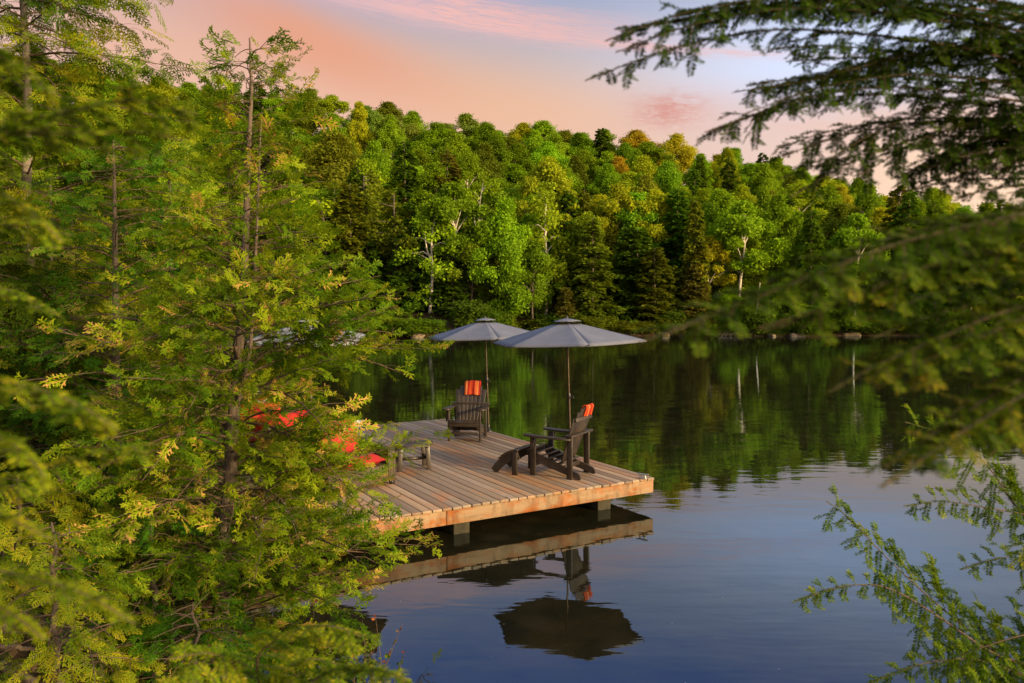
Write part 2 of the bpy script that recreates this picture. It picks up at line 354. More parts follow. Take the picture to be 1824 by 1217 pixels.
# ------------------------------------------------------------------ ground and water
EX = np.array([-90, -45, -30, -14, -7.6, -4.9, -3.4, -1.9, 0, 6, 40, 300.0])
EY = np.array([80, 66, 50, 20, 10.0, 8.3, 7.5, 5.8, 4.6, 3.6, 2, 0.0])
RX = np.array([-140, -91, -66, -34, -11, 22, 39, 54, 74, 91, 140, 260.0])
RZ = np.array([38, 38.5, 34.4, 32.5, 27.4, 25.4, 22.3, 19.0, 14.0, 8.5, 6, 5.0])
def shoreY(x): return 75 + 1.6 * np.sin(x * 0.11) + 1.1 * np.sin(x * 0.37 + 1) + np.clip((x - 20) * 0.16, 0, 12)
def zg(x, y):
    x = np.asarray(x, float); y = np.asarray(y, float)
    e = np.interp(x, EX, EY); sl = (np.interp(x + 0.3, EX, EY) - np.interp(x - 0.3, EX, EY)) / 0.6
    d = (e - y) / np.sqrt(1 + sl ** 2)
    near = np.where(d > 0, 2.0 * (1 - np.exp(-np.clip(d, 0, 60) * 0.27)) + np.clip(d - 5, 0, 30) * 0.10, np.clip(0.4 * d, -1.6, 0))
    near = near + np.where(d > 0, 1, 0.3) * 0.07 * np.sin(x * 2.3 + 1) * np.sin(y * 1.9) + 0.03 * np.sin(x * 5.1) * np.sin(y * 4.7 + 2)
    ds = y - shoreY(x)
    t = np.clip(ds / 65, 0, 1.0); r = np.interp(x, RX, RZ)
    far = np.where(ds > 0, 0.06 + r * t ** 1.0 - np.clip(ds - 65, 0, 400) * 0.06, np.clip(0.3 * ds, -1.6, 0))
    far = far + np.where(ds > 6, 0.8 * np.sin(x * 0.21) * np.sin(y * 0.17 + 1), 0)
    return np.maximum(near, far)
def axis(parts):
    a = []
    for lo, hi, st in parts: a += list(np.arange(lo, hi, st))
    return np.array(a + [parts[-1][1]])
gx = axis([(-400, -140, 20), (-140, -40, 3), (-40, -10, 1.2), (-10, 8, 0.22), (8, 40, 2), (40, 140, 3), (140, 420, 20)])
gy = axis([(-40, -6, 4), (-6, 13, 0.22), (13, 40, 1.5), (40, 70, 3), (70, 150, 1.6), (150, 250, 8), (250, 900, 50)])
XX, YY = np.meshgrid(gx, gy); ZZ = zg(XX, YY)
fine = (np.abs(XX) < 10) & (YY < 13) & (ZZ > 0.02)
ZZ = ZZ + np.where(fine, rng.normal(0, 0.018, ZZ.shape), 0)
G = Geo(); nx = len(gx); idx = np.arange(ZZ.size).reshape(ZZ.shape)
G.add(np.stack([XX, YY, ZZ], -1).reshape(-1, 3), np.stack([idx[:-1, :-1], idx[:-1, 1:], idx[1:, 1:], idx[1:, :-1]], -1).reshape(-1, 4))
o = G.build('ground', M_ground, smooth=True); o['kind'] = 'structure'; o['label'] = 'brown leaf littered bank and wooded hill ground'
G = Geo(); G.quad([(-400, 1.0, 0), (420, 1.0, 0), (420, 300, 0), (-400, 300, 0)])
o = G.build('water', M_water); o['kind'] = 'structure'; o['label'] = 'still dark lake water mirroring forest and sky'
def ground_hit(px, py):
    d = ray(px, py); k = 0.5
    while k < 200:
        p = d * k
        if CAM_H + p.z < float(zg(p.x, p.y)): break
        k += 0.03
    return Vector((p.x, p.y, float(zg(p.x, p.y))))

# ------------------------------------------------------------------ dock
CZ = 0.45
DC = Vector((2.24, 12.3, 0)); DA = Vector((-0.859, -0.512, 0)); DB = Vector((-0.512, 0.859, 0))
DW, DL = 7.4, 7.4
dock_rot = math.atan2(-DA.y, -DA.x)          # local +x runs along the front edge towards the corner, +y along the boards
dock = thing('dock', 'brown plank dock standing over the lake on timber cribs', 'dock', DC, dock_rot)
G = Geo(); nb = 50; pit = DW / nb
for i in range(nb):
    w = pit - 0.013 + random.uniform(-0.002, 0.001); x = -pit * (i + 0.5)
    e0, e1 = random.uniform(-0.012, 0.008), random.uniform(-0.02, 0.02)
    G.box((x, DL / 2 + (e0 + e1) / 2 - 0.02, CZ - 0.019 + random.uniform(-0.002, 0.002)), (w, DL + e1 - e0, 0.038))
G.build('deck_boards', M_deck, dock, bevel=0.004)
G = Geo()
for x0, x1 in ((-3.62, 0.0), (-DW, -3.63)):
    G.box(((x0 + x1) / 2, 0.03, CZ - 0.14), (x1 - x0, 0.045, 0.20))
G.build('fascia', M_fascia, dock, bevel=0.004)
G = Geo(); G.box((-0.024, DL / 2 + 0.03, CZ - 0.14), (0.045, DL - 0.05, 0.20)); G.build('side_fascia', M_fascia, dock, bevel=0.004)
G = Geo()
for k in range(1, 9): G.box((-DW * 0.5, k * DL / 9, CZ - 0.14), (DW - 0.12, 0.05, 0.19))
G.build('joists', M_beam, dock)
for k, x in enumerate((-0.82, -3.30, -5.6)):
    G = Geo(); G.box((x, DL / 2 + 0.05, 0.055), (0.25, DL - 0.3, 0.30)); G.build('beam', M_beam, dock, bevel=0.012)
for x, y in ((-0.82, 0.6), (-0.82, 5), (-3.3, 0.7), (-3.3, 5), (-5.6, 3)):
    G = Geo(); G.box((x + 0.02, y, -0.95), (0.7, 0.7, 1.65)); G.build('crib', M_beam, dock)
def dock_pt(x, y, z=CZ): return Vector((DC.x, DC.y, 0)) - DA * x + DB * y + Vector((0, 0, z))

def make_cleat():
    t = thing('cleat', '', 'cleat')
    G = Geo(); G.tube([(-0.10, 0, 0.075), (-0.06, 0, 0.07), (0, 0, 0.068), (0.06, 0, 0.07), (0.10, 0, 0.075)], [0.009, 0.014, 0.016, 0.014, 0.009], 8); G.build('horns', M_metal, t, True)
    G = Geo()
    for s_ in (-1, 1): G.tube([(s_ * 0.045, 0, 0.01), (s_ * 0.03, 0, 0.065)], [0.016, 0.012], 8)
    G.box((0, 0, 0.008), (0.13, 0.055, 0.014)); G.build('base_plate', M_metal, t, bevel=0.004)
    return t
cl = make_cleat(); cl.location = onz(1145, 853, CZ); cl.rotation_euler.z = R(-35); cl['label'] = 'metal mooring cleat on the bare dock corner nearest the open water'; cl['group'] = 'mooring cleats on the dock'
c2 = copy_tree(cl); c2.location = onz(810, 751, CZ); c2.rotation_euler.z = R(120); c2['label'] = 'metal mooring cleat behind the chair that stands at the back of the dock'

# ------------------------------------------------------------------ chairs
def make_chair(label):
    t = thing('adirondack_chair', label, 'chair', group='adirondack chairs on the dock')
    for s_ in (-1, 1):
        G = Geo(); G.box((0.32, s_ * 0.315, 0.305), (0.095, 0.038, 0.61)); G.build('front_leg', M_poly, t, bevel=0.005)
        G = Geo(); G.box((-0.33, s_ * 0.315, 0.335), (0.095, 0.038, 0.67)); G.build('rear_leg', M_poly, t, bevel=0.005)
        G = Geo(); n = 10
        pr = [(0.44, 0.05), (0.43, -0.0), (0.40, -0.03)]
        out = [(0.46, -0.055), (0.47, 0.0), (0.46, 0.06), (0.42, 0.085), (0.2, 0.085), (-0.1, 0.06), (-0.36, 0.045), (-0.36, -0.045), (-0.1, -0.05), (0.2, -0.06), (0.42, -0.07)]
        V = [(x, s_ * 0.345 + s_ * y, 0.622 + 0.015 * (x > 0.4) + 0.0) for x, y in out]
        V2 = [(x, y, z + 0.026) for x, y, z in V]; k = len(V)
        G.add(V + V2, [(i, (i + 1) % k, k + (i + 1) % k, k + i) for i in range(k)]); G.add(V, [list(range(k))[::-1]]); G.add(V2, [list(range(k))])
        G.build('armrest', M_poly, t)
        G = Geo()
        G.prism([(0.40, 0.40), (0.40, 0.27), (0.36, 0.24), (-0.46, 0.0), (-0.50, 0.0), (-0.50, 0.06), (-0.46, 0.105)], s_ * 0.275 - 0.017, s_ * 0.275 + 0.017)
        G.build('stringer', M_poly, t, bevel=0.004)
        G = Geo(); G.prism([(0.34, 0.60), (0.26, 0.60), (0.30, 0.44), (0.34, 0.40)], s_ * 0.36 - 0.014, s_ * 0.36 + 0.014); G.build('arm_bracket', M_poly, t)
    G = Geo()
    for i in range(6):
        f = i / 5; x = 0.40 - 0.56 * f; z = 0.405 - 0.165 * f - 0.02 * math.sin(f * math.pi)
        G.bar((x, -0.30, z), (x, 0.30, z), 0.108, 0.022, (0.28, 0, 1))
    G.bar((0.425, -0.30, 0.355), (0.425, 0.30, 0.355), 0.022, 0.095, (0, 0, 1))
    G.build('seat', M_poly, t, bevel=0.004)
    G = Geo(); ns = 7
    for i in range(ns):
        q = i - 3; y0 = q * 0.066; y1 = q * 0.093; hgt = 0.95 - 0.018 * q * q
        lean = 0.30
        p0 = Vector((-0.13, y0, 0.20)); p1 = Vector((-0.13 - lean * hgt / 0.9, y1, 0.16 + hgt))
        d = (p1 - p0).normalized(); side = Vector((0, 1, 0)); nrm = d.cross(side).normalized()
        a0, a1 = 0.032, 0.0455
        P = []
        for nz in (-0.011, 0.011):
            for pp, a in ((p0, a0), (p1, a1)):
                P.append(pp - side * a + nrm * nz); P.append(pp + side * a + nrm * nz)
        G.add([tuple(p) for p in P], [(0, 1, 3, 2), (4, 6, 7, 5), (0, 4, 5, 1), (2, 3, 7, 6), (0, 2, 6, 4), (1, 5, 7, 3)])
    G.build('backrest', M_poly, t, bevel=0.005)
    G = Geo(); G.bar((-0.335, -0.40, 0.685), (-0.335, 0.40, 0.685), 0.14, 0.028, (0, 0, 1)); G.build('arm_rail', M_poly, t, bevel=0.004)
    G = Geo(); G.bar((-0.42, -0.30, 0.93), (-0.42, 0.30, 0.93), 0.03, 0.06, (0.3, 0, 1)); G.build('back_rail', M_poly, t, bevel=0.004)
    G = Geo(); G.bar((0.335, -0.27, 0.16), (0.335, 0.27, 0.16), 0.03, 0.05); G.build('stretcher', M_poly, t, bevel=0.003)
    G = Geo(); G.bar((-0.22, -0.27, 0.17), (-0.22, 0.27, 0.17), 0.03, 0.07); G.build('stretcher', M_poly, t, bevel=0.003)
    return t
ch = make_chair('dark slatted adirondack chair seen from the side with a footstool before it')
ch.location = (0.77, 12.57, CZ); ch.rotation_euler.z = R(150)
ch2 = copy_tree(ch); ch2['label'] = 'dark slatted adirondack chair facing the bank at the back of the dock'
ch2.location = (-0.90, 15.85, CZ); ch2.rotation_euler.z = R(-98)

fs = thing('footstool', 'dark curved slatted footstool in front of the adirondack chair', 'footstool', (0.02, 12.80, CZ), R(152))
for s_ in (-1, 1):
    G = Geo(); top = [(-0.20 + 0.46 * i / 8, 0.385 * math.cos((i / 8) * 1.46) ** 0.8) for i in range(9)]
    low = [(x - 0.055, max(z - 0.13, 0.0)) for x, z in top[::-1]]
    low = [(x, z) for x, z in low if z > 0 or x > 0.15]
    G.prism([(-0.20, 0.27)][:0] + top + low, s_ * 0.25 - 0.017, s_ * 0.25 + 0.017); G.build('side_board', M_poly, fs, bevel=0.003)
    G = Geo(); G.box((-0.18, s_ * 0.285, 0.18), (0.09, 0.036, 0.36)); G.build('leg', M_poly, fs, bevel=0.004)
G = Geo()
for i in range(6):
    a = (i + 0.2) / 8 * 1.46; x = -0.20 + 0.46 * (i + 0.2) / 8; z = 0.385 * math.cos(a) ** 0.8 + 0.012
    G.bar((x, -0.285, z), (x, 0.285, z), 0.07, 0.02, (math.sin(a) * 0.8, 0, 1))
G.build('top_slats', M_poly, fs, bevel=0.003)

def make_towel(width, front, back, y0):
    G = Geo(); n = 26; m_ = 10; L = front + back
    V = []
    for i in range(n + 1):
        s_ = -front + L * i / n
        for j in range(m_ + 1):
            y = y0 + width * (j / m_ - 0.5)
            r = 0.026
            if s_ < -0.04: x, z = r, -abs(s_) + 0.02
            elif s_ > 0.04: x, z = -r, -s_ + 0.02
            else:
                a = (s_ / 0.04) * math.pi / 2; x, z = -r * math.sin(a), r * math.cos(a) - 0.005
            x += 0.008 * math.sin(y * 38 + s_ * 9) * min(1, abs(s_) * 6); z += 0.006 * math.sin(y * 25 + 1)
            V.append((x + 0.33 * min(0, z) * -1.0 * 0 - z * 0.33, y, z))
    F = [(i * (m_ + 1) + j, i * (m_ + 1) + j + 1, (i + 1) * (m_ + 1) + j + 1, (i + 1) * (m_ + 1) + j) for i in range(n) for j in range(m_)]
    G.add(V, F); o = G.build('towel', M_towel, smooth=True)
    k = o.modifiers.new('thick', 'SOLIDIFY'); k.thickness = 0.018; k.offset = 1
    return o
def on_chair(c, p): return Matrix.LocRotScale(c.location, c.rotation_euler, None) @ Vector(p)
tw = make_towel(0.27, 0.24, 0.16, -0.13); tw.location = on_chair(ch, (-0.435, 0, 1.10)); tw.rotation_euler.z = ch.rotation_euler.z
tag(tw, 'red and orange striped towel over the sideways chair with the footstool', 'towel', 'striped towels on the chairs')
tw = make_towel(0.33, 0.27, 0.2, 0.03); tw.location = on_chair(ch2, (-0.435, 0, 1.105)); tw.rotation_euler.z = ch2.rotation_euler.z
tag(tw, 'red and orange striped towel over the chair facing the bank', 'towel', 'striped towels on the chairs')

# side table
st = thing('side_table', 'low dark table with a rounded slatted top on the dock', 'table', (-1.66, 12.95, CZ), R(20))
G = Geo(); k = 22
for i in range(5):
    y0 = -0.27 + i * 0.108; y1 = y0 + 0.100; ym = max(abs(y0), abs(y1)); V = []
    xs = lambda y: 0.35 * math.sqrt(max(0.02, 1 - (y / 0.31) ** 2))
    ys = np.linspace(y0, y1, 6)
    V = [(-xs(y), y) for y in ys] + [(xs(y), y) for y in ys[::-1]]
    n = len(V); G.add([(x, y, 0.405) for x, y in V] + [(x, y, 0.43) for x, y in V], [(a, (a + 1) % n, n + (a + 1) % n, n + a) for a in range(n)])
    G.add([(x, y, 0.43) for x, y in V], [list(range(n))]); G.add([(x, y, 0.405) for x, y in V], [list(range(n))[::-1]])
G.build('table_top', M_poly, st)
for sx in (-1, 1):
    for sy in (-1, 1):
        G = Geo(); G.bar((sx * 0.25, sy * 0.17, 0), (sx * 0.22, sy * 0.15, 0.405), 0.035, 0.07, (1, 0, 0.2)); G.build('leg', M_poly, st, bevel=0.003)
G = Geo(); G.box((0, 0, 0.17), (0.44, 0.03, 0.05))
for sx in (-1, 1): G.box((sx * 0.235, 0, 0.19), (0.03, 0.33, 0.05)); G.box((sx * 0.205, 0, 0.385), (0.05, 0.42, 0.03))
G.build('stretcher', M_poly, st)

# ------------------------------------------------------------------ parasols
def make_parasol(label, canvas=M_canvas):
    t = thing('parasol', label, 'parasol', group='parasols on the dock')
    G = Geo(); G.tube([(0, 0, 0.0), (0, 0, 1.12)], 0.021, 12); G.tube([(0, 0, 1.12), (0, 0, 2.46)], 0.017, 12); G.build('pole', M_pole, t, True)
    G = Geo(); G.tube([(0, 0, 1.08), (0, 0, 1.10), (0, 0, 1.16), (0, 0, 1.19)], [0.022, 0.034, 0.034, 0.022], 12); G.tube([(0.02, 0, 1.13), (0.07, -0.02, 1.13), (0.075, -0.02, 1.09)], 0.009, 6); G.build('crank_housing', M_black, t)
    G = Geo(); G.tube([(0, 0, 0.0), (0, 0, 0.03), (0, 0, 0.035), (0, 0, 0.16)], [0.075, 0.075, 0.03, 0.028], 14); G.build('base_socket', M_black, t)
    RZ_, AP, RM = 2.09, 2.44, 1.38
    G = Geo(); mr, mt = 10, 8
    V = []; F = []
    def pt(k, r, f):
        a0, a1 = R(-80 + 60 * k), R(-20 + 60 * k)
        p = Vector((math.cos(a0), math.sin(a0), 0)).lerp(Vector((math.cos(a1), math.sin(a1), 0)), f)
        s_ = math.sin(math.pi * f)
        p = p * (RM * r) * (1 - 0.035 * s_ * r)
        z = AP + (RZ_ - AP) * (r ** 1.06) - 0.035 * s_ * r * (1.0 - 0.35 * r) + 0.012 * s_ * r ** 6
        return (p.x, p.y, z)
    for k in range(6):
        b = len(V)
        for i in range(mr + 1):
            for j in range(mt + 1): V.append(pt(k, 0.12 + 0.88 * i / mr, j / mt))
        F += [(b + i * (mt + 1) + j, b + (i + 1) * (mt + 1) + j, b + (i + 1) * (mt + 1) + j + 1, b + i * (mt + 1) + j + 1) for i in range(mr) for j in range(mt)]
        b = len(V)                                # the narrow hem hanging at the rim
        for i in range(2):
            for j in range(mt + 1):
                p = pt(k, 1.0, j / mt); V.append((p[0] * (1 + 0.003 * i), p[1] * (1 + 0.003 * i), p[2] - 0.03 * i))
        F += [(b + j, b + mt + 1 + j, b + mt + 2 + j, b + j + 1) for j in range(mt)]
    G.add(V, F); cp = G.build('canopy', canvas, t, True)
    md = cp.modifiers.new('cloth', 'SOLIDIFY'); md.thickness = 0.004
    G = Geo(); V = []; F = []
    for k in range(6):
        b = len(V)
        for i in range(4):
            for j in range(7):
                p = pt(k, 0.02 + 0.17 * i / 3, j / 6); V.append((p[0], p[1], p[2] + 0.055 + 0.012 * math.sin(math.pi * j / 6) * i / 3))
        F += [(b + i * 7 + j, b + (i + 1) * 7 + j, b + (i + 1) * 7 + j + 1, b + i * 7 + j + 1) for i in range(3) for j in range(6)]
    G.add(V, F); vt = G.build('vent_cap', canvas, cp, True); md = vt.modifiers.new('cloth', 'SOLIDIFY'); md.thickness = 0.006
    G = Geo(); G.tube([(0, 0, 2.47), (0, 0, 2.50), (0, 0, 2.53)], [0.03, 0.03, 0.012], 10); G.build('finial', M_black, t, True)
    G = Geo(); G.tube([(0, 0, 1.98), (0, 0, 2.03)], 0.038, 12); G.build('runner', M_black, t)
    G = Geo(); G.tube([(0, 0, 2.36), (0, 0, 2.42)], 0.04, 12); G.build('hub', M_black, t)
    for k in range(6):
        a = R(-80 + 60 * k); c_, s_ = math.cos(a), math.sin(a)
        G = Geo(); G.tube([(0.03 * c_, 0.03 * s_, AP - 0.03), (0.7 * c_, 0.7 * s_, AP + (RZ_ - AP) * 0.5 - 0.028), (1.40 * c_, 1.40 * s_, RZ_ - 0.012)], 0.009, 6)
        G.tube([(0.03 * c_, 0.03 * s_, 2.0), (0.66 * c_, 0.66 * s_, AP + (RZ_ - AP) * 0.48 - 0.03)], 0.007, 6); G.build('rib', M_pole, t)
    return t
um = make_parasol('slate grey parasol shading the sideways chair with the footstool'); um.location = (1.03, 13.66, CZ); um.rotation_euler = (0, R(-1.8), 0)
u2 = copy_tree(um); u2['label'] = 'slate grey parasol behind the chair that faces the bank, its canopy partly overlapped'; u2.location = (-0.50, 16.75, CZ); u2.rotation_euler = (0, R(-1.8), R(3)); u2.scale = (0.95, 0.95, 0.98)
u3 = make_parasol('pale grey parasol half hidden behind the large cedar', M_canvasp); u3.location = (-3.40, 13.3, CZ); u3.rotation_euler = (0, R(-1), R(-8))

# ------------------------------------------------------------------ wicker chairs, cushions, lounger
def cushion(G, c, size, M=None, mi=0, puff=0.35):
    n = 8; sx, sy, sz = (v / 2 for v in size); V = []; F = []
    for side in (1, -1):
        b = len(V)
        for i in range(n + 1):
            for j in range(n + 1):
                u, v = 2 * i / n - 1, 2 * j / n - 1
                e = (1 - abs(u) ** 3.5) * (1 - abs(v) ** 3.5)
                V.append((u * sx * (1 - 0.05 * (1 - e)), v * sy * (1 - 0.05 * (1 - e)), side * sz * ((1 - puff) * (e ** 0.18 if e > 0 else 0) + puff * e)))
        q = [(b + i * (n + 1) + j, b + (i + 1) * (n + 1) + j, b + (i + 1) * (n + 1) + j + 1, b + i * (n + 1) + j + 1) for i in range(n) for j in range(n)]
        F += q if side > 0 else [f[::-1] for f in q]
    V = np.array(V)
    if M is not None: V = V @ np.array(M).T
    G.add(V + np.array(c), F, mi)
def make_wicker(label):
    t = thing('wicker_armchair', label, 'armchair', group='wicker armchairs on the dock')     # faces local +x
    G = Geo(); G.box((0.0, 0, 0.18), (0.86, 0.92, 0.26)); G.build('base', M_wicker, t, bevel=0.012)
    for s_ in (-1, 1):
        G = Geo(); G.prism([(0.43, 0.06), (0.43, 0.50), (0.36, 0.55), (-0.36, 0.62), (-0.43, 0.62), (-0.43, 0.06)], s_ * 0.53 - 0.065, s_ * 0.53 + 0.065); G.build('arm', M_wicker, t, bevel=0.02)
    G = Geo(); G.prism([(-0.44, 0.06), (-0.36, 0.06), (-0.40, 0.75), (-0.50, 0.75)], -0.59, 0.59); G.build('backrest', M_wicker, t, bevel=0.015)
    for sx in (-1, 1):
        for s_ in (-1, 1):
            G = Geo(); G.box((sx * 0.40, s_ * 0.55, 0.03), (0.06, 0.06, 0.06)); G.build('foot', M_black, t)
    G = Geo(); cushion(G, (0.05, 0, 0.39), (0.84, 0.90, 0.19)); G.build('seat_cushion', M_red, t, True)
    Mx = Matrix.Rotation(R(72), 3, 'Y'); G = Geo(); cushion(G, (-0.30, 0, 0.68), (0.56, 0.86, 0.20), Mx); G.build('back_cushion', M_red, t, True)
    return t
w1 = make_wicker('dark wicker armchair with red cushions whose front corner shows beside the cedar'); w1.location = (-2.50, 11.75, CZ); w1.rotation_euler.z = R(-44)
w2 = copy_tree(w1); w2['label'] = 'dark wicker armchair with red cushions behind the one nearest the dock edge'; w2.location = (-3.3, 12.9, CZ); w2.rotation_euler.z = R(-25)
w3 = copy_tree(w1); w3['label'] = 'dark wicker armchair with red cushions under the pale parasol'; w3.location = (-4.45, 13.9, CZ); w3.rotation_euler.z = R(-60)
G = Geo(); cushion(G, (0, 0, 0), (0.46, 0.46, 0.17), None, 0, 0.8); o = G.build('pillow', M_redp, None, True)
o.location = on_chair(w2, (0.05, 0.05, 0.66)); o.rotation_euler = (R(62), R(12), R(46)); tag(o, 'bright orange red square pillow propped on the wicker armchair behind the cedar', 'pillow')
cl_ = thing('chaise_lounge', 'white sling chaise lounge with raised back on the dock', 'chaise lounge', (-4.05, 15.3, CZ), R(6))
G = Geo()
for s_ in (-1, 1):
    G.tube([(-0.75, s_ * 0.32, 0.38), (1.15, s_ * 0.32, 0.38)], 0.018, 8)
G.build('frame', M_white, cl_)
for x in (-0.6, 1.0):
    for s_ in (-1, 1):
        G = Geo(); G.tube([(x, s_ * 0.32, 0.0), (x * 0.97, s_ * 0.32, 0.38)], 0.017, 8); G.build('leg', M_white, cl_)
G = Geo(); G.box((0.35, 0, 0.395), (1.5, 0.60, 0.02)); G.build('seat_sling', M_white, cl_)
G = Geo(); G.bar((-0.38, 0, 0.40), (-0.98, 0, 1.05), 0.62, 0.03, (0.7, 0, 0.7)); G.build('backrest', M_white, cl_, bevel=0.01)
G = Geo(); cushion(G, (0, 0, 0), (0.34, 0.5, 0.12), Matrix.Rotation(R(-45), 3, 'Y')); o = G.build('pillow', M_red, None, True); o.location = (-4.78, 15.17, CZ + 0.97); tag(o, 'red pillow at the head of the white chaise lounge', 'pillow')

# ------------------------------------------------------------------ foliage prototypes
def rhombs(items):
    """list of (p0, p1, width) flat leaves in the xy plane with a little z"""
    V, F = [], []
    for p0, p1, w in items:
        p0, p1 = np.array(p0, float), np.array(p1, float); d = p1 - p0; n = np.array([-d[1], d[0], 0]); n /= np.linalg.norm(n) + 1e-9
        mid = p0 + d * 0.55; b = len(V)
        V += [p0, mid + n * w, p1, mid - n * w]; F.append((b, b + 1, b + 2, b + 3))
    return np.array(V, np.float32), np.array(F, np.int32)
def cedar_spray(seed, n=6, dense=3):
    r = np.random.default_rng(seed); it = []
    it.append(((0, 0, 0), (0.5, 0.01, 0.0), 0.022)); it.append(((0.45, 0, 0), (1.0, 0.0, -0.05), 0.030))
    for i in range(n):
        for s_ in (-1, 1):
            t = 0.10 + 0.82 * (i + 0.5 * (s_ > 0)) / n; L = (0.40 * (1 - t) ** 0.75 + 0.10) * r.uniform(0.55, 1.3); a = R(r.uniform(24, 46)) * s_
            z0 = -0.05 * t * t; dz = r.uniform(-0.35, 0.25)
            p0 = np.array((t, 0, z0)); d = np.array((math.cos(a), math.sin(a), dz)); p1 = p0 + d * L
            it.append((p0, p1, 0.026))
            m_ = max(2, int(dense * L / 0.35))
            for k in range(m_):
                q = p0 + d * L * (0.25 + 0.65 * k / m_); aa = a + R(38) * (1 if k % 2 else -1); l2 = (0.13 * (1 - 0.5 * k / m_)) * r.uniform(0.8, 1.3)
                it.append((q, q + np.array((math.cos(aa), math.sin(aa), dz + r.uniform(-0.25, 0.25))) * l2 * 1.25, 0.027))
    return rhombs(it)
def hemlock_frond(seed, n=9):
    r = np.random.default_rng(seed); it = [((0, 0, 0), (0.55, 0, 0.02), 0.018), ((0.5, 0, 0.02), (1.0, 0, -0.06), 0.022)]
    for i in range(n):
        for s_ in (-1, 1):
            t = 0.06 + 0.9 * (i + 0.4 * (s_ > 0)) / n; L = (0.34 * (1 - t) ** 0.7 + 0.07) * r.uniform(0.7, 1.2); a = R(r.uniform(40, 62)) * s_
            p0 = np.array((t, 0, 0.02 - 0.08 * t * t)); d = np.array((math.cos(a), math.sin(a), r.uniform(-0.28, -0.02)))
            it.append((p0, p0 + d * L * 0.55, 0.024)); it.append((p0 + d * L * 0.45, p0 + d * L + np.array((0, 0, -0.03)), 0.024))
            for k in range(2):
                q = p0 + d * L * (0.35 + 0.3 * k); aa = a + R(42) * (1 if k else -1)
                it.append((q, q + np.array((math.cos(aa), math.sin(aa), -0.12)) * L * 0.38, 0.018))
    return rhombs(it)
CED = [cedar_spray(i) for i in range(4)]
FRO = [hemlock_frond(i) for i in range(4)]
LEAF = rhombs([((0, 0, 0), (1, 0, 0), 0.36)])

def spray_batch(G, protos, P, D, N, sc, tint, mi=0):
    P, D, N, sc, tint = (np.asarray(a, np.float32) for a in (P, D, N, sc, tint))
    k = np.arange(len(P)) % len(protos)
    for i, pr in enumerate(protos):
        m_ = k == i; G.scatter(pr, P[m_], D[m_], N[m_], sc[m_], mi, tint[m_])

